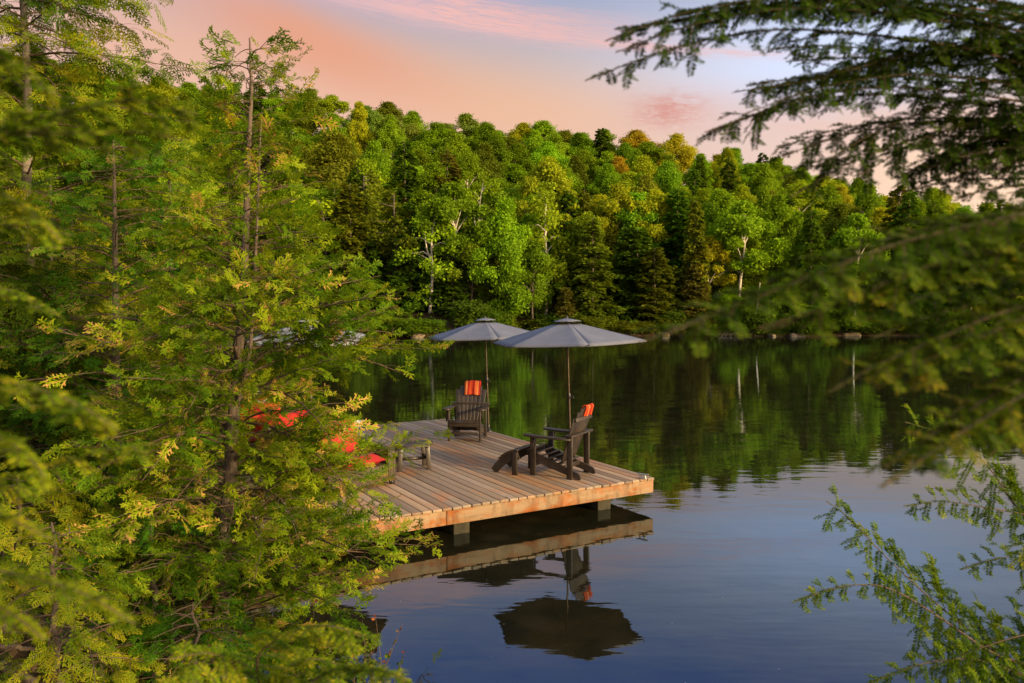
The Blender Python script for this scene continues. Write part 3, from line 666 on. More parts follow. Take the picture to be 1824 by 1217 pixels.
def near_tree(name, label, cat, trunk_pts, r0, prof, nbr, protos, size, leaf, bark, seed, tlo=0.06, thi=0.99, dens=9.0, rise=0.25, droop=0.42, tint_mu=0.45, tint_sd=0.2, group=None, stem=None, brown=0.05, minlen=0.1, azs=None, thin=2.0, wob=0.18, lift=0.0):
    r = np.random.default_rng(seed); TP = np.array([tuple(p) for p in trunk_pts]); base = TP[0].copy()
    t = thing(name, label, cat, tuple(base), group=group); TP = TP - base
    seg = np.concatenate([[0], np.cumsum(np.linalg.norm(np.diff(TP, axis=0), axis=1))]); seg /= seg[-1]
    tk = lambda f: np.array([np.interp(f, seg, TP[:, i]) for i in range(3)])
    GT = Geo(); fs_ = np.linspace(0, 1, 14)
    pts = [tk(f) + (0 if f == 0 else 1) * np.array([r.normal(0, 0.012), r.normal(0, 0.012), 0]) for f in fs_]
    pts[0] = pts[0] - np.array([0, 0, 0.25])
    GT.tube(pts, [r0 * (1 - f) ** 0.8 * (1.25 if f == 0 else 1) + 0.006 for f in fs_], 10)
    GT.build('trunk', bark, t, True)
    if stem:
        GS = Geo(); SP = [Vector(p) - Vector(base) for p in stem[0]]; GS.tube(SP, list(np.linspace(stem[1], 0.006, len(SP))), 8); GS.build('second_stem', bark, t, True)
    GB = Geo(); P, D, N, SC, T = [], [], [], [], []
    for i in range(nbr):
        f = tlo + (thi - tlo) * ((i + r.uniform(0, 1)) / nbr); a = i * 2.39996 + r.normal(0, 0.35)
        if azs is not None: a = azs(a, r)
        if thin < f < 0.93 and r.uniform() < 0.10: continue
        L = max(minlen, prof(f, a) * r.uniform(0.74, 1.03)); out = np.array([math.cos(a), math.sin(a), 0]); lat = np.array([-out[1], out[0], 0])
        s0 = tk(f); bend = r.normal(0, wob); ri = rise * r.uniform(0.2, 1.7); dr = droop * r.uniform(0.6, 1.4)
        bp = lambda s_: s0 + out * L * s_ + lat * L * bend * s_ * s_ + np.array([0, 0, L * (ri * s_ - dr * s_ * s_ + 0.12 * s_ ** 4)])
        GB.tube([bp(s_) for s_ in np.linspace(0, 1, 6)], list(np.linspace(0.004 + 0.006 * L, 0.002, 6)), 5, 0, False)
        bt = np.clip(r.normal(tint_mu, tint_sd), 0.05, 0.9)
        ns = max(5, int(L * dens))
        for k in range(ns):
            s_ = 0.12 + 0.88 * ((k + r.uniform(0, 1)) / ns) ** 0.85; p0 = bp(s_); sd = 1 if k % 2 else -1
            lb = (0.34 * L * (1 - s_) + size * 0.55) * r.uniform(0.5, 1.15)
            dd = out * r.uniform(0.35, 0.9) + lat * sd * r.uniform(0.3, 1.0) + np.array([0, 0, r.uniform(-0.45, 0.22) + lift * r.uniform(0, 1.4)]); dd /= np.linalg.norm(dd)
            p1 = p0 + dd * lb
            if lb > 0.14: GB.tube([p0, (p0 + p1) / 2 + np.array([0, 0, 0.02]), p1], [0.0035, 0.0025, 0.0015], 4, 0, False)
            for q in range(max(1, int(lb / (size * 0.42)))):
                ff = r.uniform(0.25, 1.0); pp = p0 + dd * lb * ff
                d2 = dd + lat * r.normal(0, 0.5) + out * r.uniform(0, 0.4) + np.array([0, 0, r.normal(-0.22 + lift, 0.28 + lift * 0.6)])
                nn = np.array([0, 0, 1.0]) + r.normal(0, 0.55, 3) + out * 0.3
                P.append(pp); D.append(d2); N.append(nn); SC.append(size * r.uniform(0.6, 1.3))
                T.append(0.97 if r.uniform() < brown else np.clip(bt + r.normal(0, 0.13) + 0.12 * (s_ - 0.5), 0.02, 0.86))
    GB.build('branches', M_twig, t)
    GC = Geo(); spray_batch(GC, protos, P, D, N, SC, T); GC.build('crown', leaf, t)
    return t

# --- the large cedar in front of the dock
prof_main = lambda f, a: (1.10 + 0.08 * math.sin(a * 2 + 1) + 0.08 * math.cos(a)) *  float(np.interp(f, [0, 0.08, 0.18, 0.25, 0.32, 0.40, 0.46, 0.56, 0.67, 0.78, 0.88, 0.94, 1], [0.9, 1.25, 1.46, 1.40, 1.06, 1.20, 1.32, 1.02, 0.60, 0.42, 0.32, 0.24, 0.15]))
tm = [at(386, 1150, 6.6), at(398, 960, 6.62), at(412, 800, 6.64), at(434, 560, 6.62), at(441, 400, 6.6), at(444, 250, 6.6), at(449, 68, 6.6)]
tm[0].z = float(zg(tm[0].x, tm[0].y))
near_tree('cedar_tree', 'tall yellow green cedar with two stems standing in front of the dock', 'tree', tm, 0.068, prof_main, 225, CED, 0.20, M_cedar, M_bark, 5,
          tlo=0.03, thi=0.985, dens=13.5, thin=0.70, rise=0.5, droop=0.55, wob=0.38, tint_mu=0.56, tint_sd=0.17, lift=0.28, brown=0.02, stem=([at(424, 720, 6.58), at(446, 620, 6.56), at(450, 560, 6.55), at(458, 400, 6.55), at(463, 250, 6.55), at(468, 190, 6.55)], 0.019))

# --- trees on the bank behind and beside it
def tr(px, ytop, Y, base_dx=0.0):
    p1 = at(px, ytop, Y); x0 = p1.x + base_dx; b = Vector((x0, Y, float(zg(x0, Y))))
    return [b, b.lerp(p1, 0.35), b.lerp(p1, 0.7), p1]
cone = lambda rad, tip=0.06, pw=0.8: (lambda f, a: rad * (1 - f) ** pw + tip)
def tallprof(f, a): return float(np.interp(f, [0, .15, .3, .6, .8, 1], [1.5, 2.1, 2.5, 2.3, 1.6, 0.3])) * (1 + 0.15 * math.sin(3 * a))
near_tree('hemlock_tree', 'tall hemlock with a bare grey trunk rising behind the cedars', 'tree', tr(34, -420, 11.0, -0.12), 0.10, tallprof, 130, FRO, 0.42, M_hem, M_barkgrey, 21, tlo=0.16, dens=9.5, droop=0.55, rise=0.35, tint_mu=0.5, brown=0.0)
near_tree('cedar_tree', 'dark green cedar leaning beside the tall hemlock trunk', 'tree', tr(205, 250, 8.6, -0.1), 0.07, cone(1.75, 0.12, 0.62), 130, CED, 0.23, M_cedar_g, M_bark, 31, dens=11, rise=0.4, wob=0.3, lift=0.2, tint_mu=0.52, brown=0.03)
near_tree('hemlock_tree', 'bushy hemlock behind the two stemmed cedar, its top below the ridge', 'tree', tr(300, 235, 13.5), 0.09, cone(2.4, 0.12, 0.6), 130, FRO, 0.40, M_hem, M_bark, 41, dens=9.0, wob=0.3, droop=0.5, tint_mu=0.5, brown=0)
near_tree('hemlock_tree', 'yellow green hemlock sapling beside the grey trunk of the tall hemlock', 'tree', tr(90, 330, 9.6), 0.05, cone(1.7, 0.1, 0.65), 110, FRO, 0.30, M_hem, M_bark, 51, dens=10, wob=0.3, tint_mu=0.62, brown=0)
near_tree('cedar_sapling', 'short bright green cedar at the foot of the large cedar', 'tree', tr(268, 905, 5.9), 0.03, cone(0.75, 0.1, 0.5), 46, CED, 0.19, M_cedar_g, M_bark, 61, dens=11, tint_mu=0.5, brown=0.03)
near_tree('cedar_sapling', 'small spreading cedar between the stump and the large cedar', 'tree', tr(345, 1075, 5.2), 0.02, cone(0.62, 0.1, 0.5), 34, CED, 0.17, M_cedar_g, M_bark, 62, dens=12, tint_mu=0.5, brown=0.03)
near_tree('hemlock_sapling', 'low bright yellow green hemlock sapling on the bank beside the stone block', 'tree', tr(30, 850, 6.2), 0.03, cone(1.0, 0.1, 0.6), 60, FRO, 0.24, M_hem, M_bark, 63, dens=9, tint_mu=0.66, brown=0)
near_tree('hemlock_sapling', 'feathery yellow green hemlock sapling rising by the stump', 'tree', tr(95, 930, 4.7), 0.022, cone(0.62, 0.1, 0.55), 50, FRO, 0.17, M_hem, M_bark, 64, dens=13, wob=0.3, tint_mu=0.66, brown=0)
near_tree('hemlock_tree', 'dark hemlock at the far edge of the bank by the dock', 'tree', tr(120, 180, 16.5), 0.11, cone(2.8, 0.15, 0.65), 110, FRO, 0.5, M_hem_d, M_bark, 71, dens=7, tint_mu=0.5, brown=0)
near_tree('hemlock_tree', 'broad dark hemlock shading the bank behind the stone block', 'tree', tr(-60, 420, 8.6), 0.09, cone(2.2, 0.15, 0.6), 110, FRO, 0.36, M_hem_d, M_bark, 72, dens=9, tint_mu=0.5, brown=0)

# ------------------------------------------------------------------ near hemlock boughs with single needles
class Bough:
    def __init__(s, seed): s.r = np.random.default_rng(seed); s.W = Geo(); s.N = Geo()
    def needles(s, pts, nl, space, tint):
        pts = np.asarray(pts, float); sl = np.linalg.norm(np.diff(pts, axis=0), axis=1); c = np.concatenate([[0], np.cumsum(sl)]); L = c[-1]
        n = max(3, int(L / space)); u = (np.arange(n) + 0.5) / n * L
        P = np.stack([np.interp(u, c, pts[:, i]) for i in range(3)], 1)
        T = np.gradient(P, axis=0); T /= np.linalg.norm(T, axis=1, keepdims=True) + 1e-9
        up = np.array([0, 0, 1.0]); B = np.cross(up, T); B /= np.linalg.norm(B, axis=1, keepdims=True) + 1e-6
        U = np.cross(T, B)
        PP, DD, NN, SC, TT = [], [], [], [], []
        for sd in (-1, 1, 0):
            k = n if sd else n // 3; ii = np.arange(n) if sd else np.arange(0, n, 3)[:k]; k = len(ii)
            d = T[ii] * s.r.uniform(0.25, 0.75, (k, 1)) + (B[ii] * sd * s.r.uniform(0.7, 1.1, (k, 1)) if sd else B[ii] * s.r.uniform(-.5, .5, (k, 1)) + U[ii] * 0.3) + U[ii] * s.r.normal(0.06, 0.18, (k, 1))
            PP.append(P[ii]); DD.append(d); NN.append(U[ii] + s.r.normal(0, 0.25, (k, 3)))
            fall = 0.55 + 0.45 * np.clip((L - u[ii]) / (0.25 * L), 0, 1)
            SC.append(nl * fall * s.r.uniform(0.75, 1.2, k) * (1 if sd else 0.6)); TT.append(np.clip(tint + 0.22 * (u[ii] / L - 0.6) + s.r.normal(0, 0.08, k), 0.02, 1))
        s.N.scatter(NEEDLE, np.concatenate(PP), np.concatenate(DD), np.concatenate(NN), np.concatenate(SC), 0, np.concatenate(TT))
    def twig(s, p0, d, L, droop, nl, tint, r0, sub=True, depth=0, space=None):
        d = np.asarray(d, float); d /= np.linalg.norm(d); n = 6
        w = s.r.normal(0, 0.10, 3)
        pts = [np.asarray(p0) + d * L * f + np.array([0, 0, -droop * L * f * f]) + w * L * f * f for f in np.linspace(0, 1, n)]
        s.W.tube(pts, list(np.linspace(r0, r0 * 0.4, n)), 4, 0, False)
        s.needles(pts, nl, space or nl * 0.17, tint)
        if sub:
            m_ = max(2, int(L / (nl * 2.4))); up = np.array([0, 0, 1.0]); lat = np.cross(up, d); lat /= np.linalg.norm(lat) + 1e-6
            for k in range(m_):
                f = 0.12 + 0.78 * (k + s.r.uniform(0, 0.8)) / m_; p = np.array([np.interp(f, np.linspace(0, 1, n), [q[i] for q in pts]) for i in range(3)])
                sd = 1 if k % 2 else -1; dd = d * s.r.uniform(0.6, 0.95) + lat * sd * s.r.uniform(0.5, 0.9) + up * s.r.normal(-0.12, 0.25)
                s.twig(p, dd, (L * 0.42 * (1 - f * 0.75)) * s.r.uniform(0.6, 1.25) + nl * 1.2, droop * 1.2, nl, np.clip(tint + s.r.normal(0, 0.08), 0, 1), r0 * 0.6, depth < 1 and L > nl * 14, depth + 1, space)
    def limb(s, pts, r0, tl, nl, tint=0.45, droop=0.25, start=0.25, step=None, r1=0.0015, flat=0.15, sub=True, roll=0.6, space=None, fw=0.8, stem=0.4, lw=1.0):
        """a woody limb with side twigs; tl = length of the side twigs"""
        pts = np.array([tuple(p) for p in pts], float)
        # smooth
        c = np.linspace(0, 1, len(pts)); ff = np.linspace(0, 1, 5 * len(pts)); sm = np.stack([np.interp(ff, c, pts[:, i]) for i in range(3)], 1)
        for _ in range(5): sm[1:-1] = (sm[:-2] + 2 * sm[1:-1] + sm[2:]) / 4
        n = len(sm); s.W.tube(list(sm), [r1 + (r0 - r1) * (1 - f) ** 2.2 for f in np.linspace(0, 1, n)], 7, 0, False)
        sl = np.concatenate([[0], np.cumsum(np.linalg.norm(np.diff(sm, axis=0), axis=1))]); L = sl[-1]
        up = np.array([0, 0, 1.0]); step = step or nl * 2.4
        k = 0; u = L * start
        while u < L * 0.985:
            f = u / L; p = np.array([np.interp(u, sl, sm[:, i]) for i in range(3)]); q = np.array([np.interp(min(u + L * 0.03, L), sl, sm[:, i]) for i in range(3)])
            d = q - p
            if np.linalg.norm(d) < 1e-6: d = sm[-1] - sm[-2]
            d /= np.linalg.norm(d); lat = np.cross(up, d); lat /= np.linalg.norm(lat) + 1e-6
            sd = 1 if k % 2 else -1
            dd = d * s.r.uniform(0.55, 0.95) * fw + lat * sd * lw * s.r.uniform(0.55, 1.0) - up * roll * sd * s.r.uniform(0.3, 1.0) + up * s.r.normal(-flat * 0.5, 0.2)
            g_ = min(1, (f - start) / 0.25 + 0.45) * (1 - 0.72 * max(0, (f - 0.35) / 0.65))
            s.twig(p, dd, tl * g_ * s.r.uniform(0.65, 1.2), droop, nl, np.clip(tint + s.r.normal(0, 0.12), 0.02, 0.95), max(0.0006, r0 * 0.16 * (1 - 0.6 * f)), sub, 0, space)
            u += step * s.r.uniform(0.6, 1.3); k += 1
        a = int(n * max(start, stem)); s.needles(sm[a:], nl, nl * 0.17, min(1, tint + 0.1))
NEEDLE = rhombs([((0, 0, 0), (1, 0, 0), 0.13)])
def bough_tree(name, label, trunk, r0, limbs, seed, leaf, group=None):
    t = thing(name, label, 'tree', tuple(trunk[0]), group=group); off = np.array(tuple(trunk[0]))
    G = Geo(); fs_ = np.linspace(0, 1, 12); TP = np.array([tuple(p) for p in trunk]); c = np.linspace(0, 1, len(TP))
    pts = [np.array([np.interp(f, c, TP[:, i]) for i in range(3)]) - off for f in fs_]; pts[0][2] -= 0.3
    G.tube(pts, [r0 * (1 - 0.9 * f) + 0.004 for f in fs_], 12); G.build('trunk', M_bark, t, True)
    b = Bough(seed)
    for L_ in limbs:
        kw = dict(L_); P = kw.pop('pts'); twins = kw.pop('twins', 0); toff = kw.pop('toff', 0.03); P = [Vector(p) - Vector(off) for p in P]
        b.limb(P, **kw)
        for q in range(twins):                  # side boughs forking from the same limb
            o_ = Vector(b.r.normal(0, toff, 3)); o_.z = b.r.normal(0, toff)
            k2 = dict(kw, tint=min(0.9, max(0.05, kw['tint'] + b.r.normal(0, 0.06)))); sh = b.r.uniform(0.72, 0.95)
            P2 = [P[0].lerp(P[-1], 0)] + [P[i] + o_ * min(1, i / 2.0) for i in range(1, len(P))]
            P2[-1] = P2[-2].lerp(P2[-1], sh); b.limb(P2, **k2)
    b.W.build('branches', M_twig, t); b.N.build('crown', leaf, t)
    return t
def path(*pp): return [at(*p) for p in pp]
def from_trunk(tx, ty, drop, *pp):
    P = path(*pp); return [Vector((tx, ty, P[0].z - drop))] + P

# right: hemlock standing just out of frame, boughs hanging over the view
HX, HY = 1.75, 1.25
hb = Vector((HX, HY, float(zg(HX, HY))))
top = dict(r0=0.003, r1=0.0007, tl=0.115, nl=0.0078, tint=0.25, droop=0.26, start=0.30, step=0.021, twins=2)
limbs = []
def rl(drop, kw, *pp): limbs.append(dict(pts=from_trunk(HX, HY, drop, *pp), **kw))
rl(0.05, top, (1960, 170, 1.12), (1760, 90, 1.04), (1560, 62, 1.0), (1380, 48, 0.98), (1200, 82, 0.96), (1042, 144, 0.95))
rl(0.02, dict(top, tl=0.09), (1960, 60, 1.15), (1700, 20, 1.06), (1450, 2, 1.0), (1290, 18, 0.98), (1105, 56, 0.98))
rl(0.00, top, (1980, 210, 1.06), (1760, 170, 1.02), (1580, 150, 0.99), (1420, 175, 0.97), (1255, 236, 0.96))
rl(0.05, top, (1980, 240, 1.20), (1800, 215, 1.12), (1640, 215, 1.08), (1500, 240, 1.05), (1395, 278, 1.04))
rl(0.05, top, (1960, 60, 1.0), (1840, 20, 1.0), (1700, -20, 1.0), (1560, -30, 1.02), (1420, -6, 1.05))
rl(0.05, dict(top, tl=0.10), (1980, 130, 1.3), (1820, 110, 1.22), (1700, 120, 1.2), (1540, 100, 1.18), (1400, 110, 1.15))
rl(0.05, dict(top, tl=0.085), (1980, 300, 1.1), (1860, 270, 1.08), (1760, 275, 1.06), (1650, 300, 1.04))
rl(0.05, dict(top, tl=0.07), (1980, 360, 1.05), (1880, 330, 1.04), (1800, 330, 1.03), (1700, 352, 1.02))
rl(0.05, dict(top, tl=0.04, step=0.035), (1980, 380, 1.0), (1880, 372, 1.0), (1780, 376, 1.0), (1735, 382, 1.0))
rl(0.04, top, (1980, 150, 1.16), (1800, 60, 1.1), (1620, 90, 1.06), (1480, 130, 1.04), (1335, 152, 1.02))
rl(0.04, top, (1980, 260, 1.1), (1850, 190, 1.06), (1700, 180, 1.04), (1560, 232, 1.02), (1450, 300, 1.01))
rl(0.04, top, (1980, 330, 1.2), (1880, 250, 1.16), (1780, 235, 1.13), (1680, 282, 1.11), (1590, 335, 1.1))
mid = dict(r0=0.0018, r1=0.0005, tl=0.070, nl=0.0072, tint=0.52, droop=0.18, start=0.40, step=0.012, twins=1, toff=0.014)
rl(0.10, mid, (2100, 330, 0.62), (1800, 385, 0.56), (1600, 430, 0.53), (1400, 510, 0.51), (1182, 598, 0.50))
rl(0.10, mid, (2100, 420, 0.66), (1820, 440, 0.60), (1650, 470, 0.57), (1500, 540, 0.55), (1352, 585, 0.54))
rl(0.12, dict(mid, tint=0.5), (2100, 380, 0.72), (1850, 370, 0.66), (1700, 400, 0.62), (1560, 430, 0.6))
rl(0.15, dict(mid, tint=0.64), (2100, 520, 0.60), (1820, 540, 0.55), (1680, 600, 0.53), (1560, 650, 0.52), (1478, 698, 0.52))
rl(0.15, dict(mid, tint=0.64), (2100, 600, 0.56), (1860, 650, 0.53), (1750, 715, 0.52), (1660, 775, 0.51), (1575, 832, 0.5))
rl(0.15, dict(mid, tint=0.55), (2100, 660, 0.62), (1900, 690, 0.58), (1820, 760, 0.56), (1760, 815, 0.55))
rl(0.12, dict(mid, tint=0.46, tl=0.07), (2100, 480, 0.78), (1880, 480, 0.72), (1760, 500, 0.7), (1640, 530, 0.68), (1540, 570, 0.66))
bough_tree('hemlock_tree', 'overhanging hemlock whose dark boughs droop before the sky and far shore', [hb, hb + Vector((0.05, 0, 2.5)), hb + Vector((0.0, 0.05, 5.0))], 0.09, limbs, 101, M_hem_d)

# right, lower: young hemlock reaching up over the water
limbs = []; LX, LY = 2.5, 2.75
lb_ = Vector((LX, LY, float(zg(LX, LY))))
low = dict(r0=0.007, r1=0.0012, tl=0.27, nl=0.0135, tint=0.40, droop=0.06, start=0.16, step=0.032, flat=0.05, roll=1.3, fw=0.6, stem=0.75, lw=0.4)
def ll(drop, kw, *pp): limbs.append(dict(pts=from_trunk(LX, LY, drop, *pp), **kw))
ll(0.15, low, (1880, 1260, 2.65), (1760, 1150, 2.6), (1660, 1070, 2.55), (1570, 985, 2.5), (1505, 915, 2.45), (1472, 893, 2.45))
ll(0.10, dict(low, tl=0.12, start=0.45), (1800, 1190, 2.6), (1690, 1110, 2.5), (1580, 1040, 2.42), (1500, 1042, 2.38), (1412, 1073, 2.35))
ll(0.10, dict(low, tl=0.12, start=0.45), (1850, 1215, 2.65), (1740, 1170, 2.5), (1640, 1180, 2.4), (1530, 1225, 2.35))
ll(0.10, low, (1960, 1080, 2.75), (1870, 980, 2.7), (1800, 890, 2.65), (1755, 820, 2.62), (1690, 775, 2.6), (1612, 752, 2.6))
ll(0.10, dict(low, tl=0.14), (1960, 960, 2.7), (1850, 920, 2.65), (1760, 905, 2.6), (1680, 890, 2.55), (1610, 902, 2.5))
ll(0.10, dict(low, tl=0.16), (1980, 1060, 2.8), (1880, 1000, 2.75), (1790, 990, 2.7), (1710, 1015, 2.65))
ll(0.10, dict(low, tl=0.18), (1980, 1150, 2.5), (1900, 1120, 2.45), (1820, 1130, 2.4), (1730, 1160, 2.4), (1660, 1190, 2.4))
ll(0.10, dict(low, tl=0.16), (1980, 900, 2.8), (1880, 830, 2.75), (1830, 790, 2.7), (1810, 770, 2.7))
ll(0.10, dict(low, tl=0.15), (1980, 1250, 2.3), (1880, 1230, 2.2), (1760, 1215, 2.15), (1650, 1235, 2.1))
bough_tree('hemlock_sapling', 'young hemlock with sharp upright sprays in front of the open water', [lb_, lb_ + Vector((0, 0, 1.2)), lb_ + Vector((0.05, 0.1, 2.6))], 0.04, limbs, 102, M_hem)

# left: hemlock just out of frame beside the viewer
limbs = []; KX, KY = -1.45, 0.35
kb = Vector((KX, KY, float(zg(KX, KY))))
lf = dict(r0=0.0018, r1=0.0005, tl=0.055, nl=0.0075, tint=0.60, droop=0.18, start=0.45, step=0.012)
def lk(drop, kw, *pp): limbs.append(dict(pts=from_trunk(KX, KY, drop, *pp), **kw))
lk(0.05, dict(lf, tint=0.5), (-260, 300, 0.62), (-40, 240, 0.56), (120, 200, 0.54), (240, 172, 0.53), (352, 205, 0.52))
lk(0.05, dict(lf, tint=0.5, tl=0.03), (-260, 270, 0.6), (-40, 235, 0.55), (120, 240, 0.53), (240, 232, 0.52), (330, 250, 0.52))
lk(0.05, dict(lf, tint=0.6), (-260, 330, 0.7), (-60, 320, 0.64), (40, 360, 0.62), (110, 430, 0.6))
lk(0.05, dict(lf, tint=0.55), (-260, 100, 0.7), (-60, 90, 0.64), (30, 110, 0.62), (100, 170, 0.6))
lk(0.08, dict(lf, tint=0.55), (-260, 690, 0.58), (-40, 675, 0.54), (70, 690, 0.52), (150, 725, 0.51), (208, 765, 0.5))
lk(0.08, dict(lf, tint=0.50, tl=0.05), (-260, 740, 0.6), (-40, 760, 0.55), (40, 800, 0.53), (80, 850, 0.52))
lk(0.08, dict(lf, tint=0.66, tl=0.055), (-260, 900, 0.85), (-40, 870, 0.78), (80, 835, 0.75), (190, 800, 0.73), (290, 790, 0.72))
lk(0.08, dict(lf, tint=0.58, tl=0.055), (-260, 1000, 0.62), (-40, 1010, 0.58), (70, 1030, 0.56), (160, 1060, 0.55), (240, 1112, 0.54))
lk(0.08, dict(lf, tint=0.56, tl=0.055), (-260, 1080, 0.6), (-60, 1060, 0.56), (20, 1090, 0.55), (80, 1140, 0.54))
lk(0.08, dict(lf, tint=0.62, tl=0.05), (-260, 880, 0.62), (-60, 890, 0.58), (30, 930, 0.56), (90, 960, 0.56))
lk(0.08, dict(lf, tint=0.52, tl=0.06), (-260, 520, 0.8), (-60, 500, 0.74), (30, 520, 0.72), (100, 560, 0.7))
lk(0.08, dict(lf, tint=0.58, tl=0.05), (-260, 400, 0.9), (-60, 400, 0.84), (40, 400, 0.82), (130, 420, 0.8))
bough_tree('hemlock_tree', 'hemlock beside the viewpoint with soft drooping yellow green boughs', [kb, kb + Vector((0.0, 0.0, 2.4)), kb + Vector((-0.05, 0.0, 4.6))], 0.08, limbs, 103, M_hem)

# bottom: small hemlock poking up from the bank below the viewer
limbs = []; BX, BY = -0.42, 1.15
bb = Vector((BX, BY, float(zg(BX, BY))))
sp_ = dict(r0=0.004, r1=0.0008, tl=0.09, nl=0.0095, tint=0.62, droop=0.2, start=0.35, step=0.014)
def lbm(drop, *pp, **k): limbs.append(dict(pts=from_trunk(BX, BY, drop, *pp), **dict(sp_, **k)))
lbm(0.25, (470, 1240, 1.1), (450, 1165, 1.05), (520, 1120, 1.0), (590, 1112, 0.98), (650, 1135, 0.96))
lbm(0.25, (440, 1235, 1.1), (420, 1180, 1.06), (370, 1160, 1.02), (300, 1175, 1.0))
lbm(0.25, (520, 1260, 1.05), (560, 1205, 1.0), (630, 1185, 0.95), (690, 1195, 0.9), (735, 1220, 0.88), tl=0.03)
lbm(0.25, (480, 1250, 1.1), (500, 1190, 1.1), (560, 1170, 1.1), (620, 1190, 1.1))
lbm(0.25, (430, 1250, 1.0), (400, 1225, 0.98), (330, 1215, 0.95), (270, 1240, 0.93))
bough_tree('hemlock_sapling', 'soft yellow green hemlock sapling below the viewpoint at the water side', [bb, bb + Vector((0.01, 0.02, 0.5)), bb + Vector((0.0, 0.0, 0.95))], 0.016, limbs, 104, M_hem)

# ------------------------------------------------------------------ the bank: stump, logs, stones, shrub
r = np.random.default_rng(77)
p = ground_hit(138, 1175)
t = thing('tree_stump', 'rotten splintered brown stump on the bank', 'stump', p)
G = Geo(); n = 26; V = []
for i in range(7):
    for j in range(n):
        a = 2 * math.pi * j / n; f = i / 6; rr = 0.15 * (1.25 - 0.45 * f) * (1 + 0.18 * math.sin(5 * a + 1) + 0.1 * math.sin(11 * a))
        top_ = 0.34 + 0.12 * math.sin(a * 3) + 0.07 * r.normal()
        V.append((rr * math.cos(a), rr * math.sin(a), -0.05 + f * (top_ if i == 6 else 0.34)))
G.add(V, [(i * n + j, i * n + (j + 1) % n, (i + 1) * n + (j + 1) % n, (i + 1) * n + j) for i in range(6) for j in range(n)]); G.add(V[-n:], [list(range(n))])
G.build('wood', M_dead, t)
p = ground_hit(172, 1215)
o = Geo(); pts = [Vector((0, 0, -0.1)), Vector((0.01, 0, 0.18)), Vector((0.0, 0, 0.34)), Vector((-0.02, 0, 0.40))]; o.tube(pts, [0.06, 0.055, 0.05, 0.02], 6)
o = o.build('broken_post', M_dead, None); o.location = p; tag(o, 'grey splintered upright post stub beside the stump', 'post')
def log(name, a, b, r0, r1, label, cat, m_=M_dead, lift=0.05, seed=1):
    q = np.random.default_rng(seed); A, B = ground_hit(*a), ground_hit(*b); P = []
    for f in np.linspace(0, 1, 9):
        c = A.lerp(B, f); c.z = max(c.z, float(zg(c.x, c.y))) + lift; P.append(c + Vector(q.normal(0, r0 * 0.35, 3)))
    G = Geo(); G.tube([p_ - A for p_ in P], list(np.linspace(r0, r1, 9)), 8); o = G.build(name, m_, None, True); o.location = A; return tag(o, label, cat)
log('fallen_log', (10, 1120), (118, 1135), 0.085, 0.06, 'dark fallen log lying against the stump', 'log', seed=2)
log('fallen_branch', (-20, 1160), (95, 1178), 0.022, 0.012, 'bare brown fallen branch on the leaf litter before the log', 'branch', M_dead, 0.03, 3)
log('fallen_branch', (-30, 1190), (60, 1225), 0.035, 0.03, 'thick dark fallen branch at the lowest part of the bank', 'branch', M_dead, 0.03, 4)
log('fallen_branch', (30, 1205), (112, 1160), 0.010, 0.004, 'thin twiggy fallen branch leaning towards the stump', 'branch', M_drift, 0.04, 5)
G = Geo()
P, D, N, SC = [], [], [], []
for i in range(2600):
    x, y = r.uniform(-6.5, -0.6), r.uniform(3.2, 8.2); z = float(zg(x, y))
    if z < 0.03: continue
    P.append((x, y, z + 0.012)); a = r.uniform(0, 6.28); D.append((math.cos(a), math.sin(a), r.normal(0, 0.2))); N.append((r.normal(0, .3), r.normal(0, .3), 1)); SC.append(r.uniform(0.04, 0.09))
G.scatter(LEAF, P, D, N, SC, 0, r.uniform(0, 1, len(P)))
M_litter = leaf_mat('dead_leaf', [(0.0, (0.05, 0.028, 0.014)), (0.5, (0.15, 0.085, 0.04)), (1.0, (0.30, 0.18, 0.09))], 0.1)
o = G.build('leaf_litter', M_litter); tag(o, 'dead brown leaves and twigs scattered on the bank', 'leaf litter', kind='stuff')
def rock(name, loc, size, seed, label, rz=0.0):
    q = np.random.default_rng(seed); G = Geo(); nu, nv = 20, 12; V = []
    ph = q.uniform(0, 6, 6)
    for i in range(nv + 1):
        for j in range(nu):
            th, a = math.pi * i / nv, 2 * math.pi * j / nu
            d = np.array([math.sin(th) * math.cos(a), math.sin(th) * math.sin(a), math.cos(th)])
            d = np.sign(d) * np.abs(d) ** 0.55
            k = 1 + 0.09 * math.sin(3 * d[0] + ph[0]) + 0.08 * math.sin(4 * d[1] + ph[1]) + 0.06 * math.sin(7 * d[2] + 5 * d[0] + ph[2])
            V.append(d * k * np.array(size) / 2)
    G.add(V, [(i * nu + j, i * nu + (j + 1) % nu, (i + 1) * nu + (j + 1) % nu, (i + 1) * nu + j) for i in range(nv) for j in range(nu)])
    o = G.build(name, M_rock, None, True); o.location = loc; o.rotation_euler.z = rz; return tag(o, label, 'rock')
c = at(128, 1000, 8.3); rock('boulder', (c.x, c.y, c.z), (0.62, 0.6, 0.62), 1, 'squarish tan boulder behind the yellow green sapling', 0.3)
c = at(60, 940, 9.0); rock('boulder', (c.x - 0.3, c.y, c.z - 0.2), (1.0, 0.8, 0.7), 2, 'wide tan boulder higher on the bank beside the squarish one', 0.1)
c = at(160, 1055, 7.9); rock('boulder', (c.x, c.y, c.z - 0.1), (0.55, 0.4, 0.35), 3, 'small low tan boulder below the squarish one', 0.6)
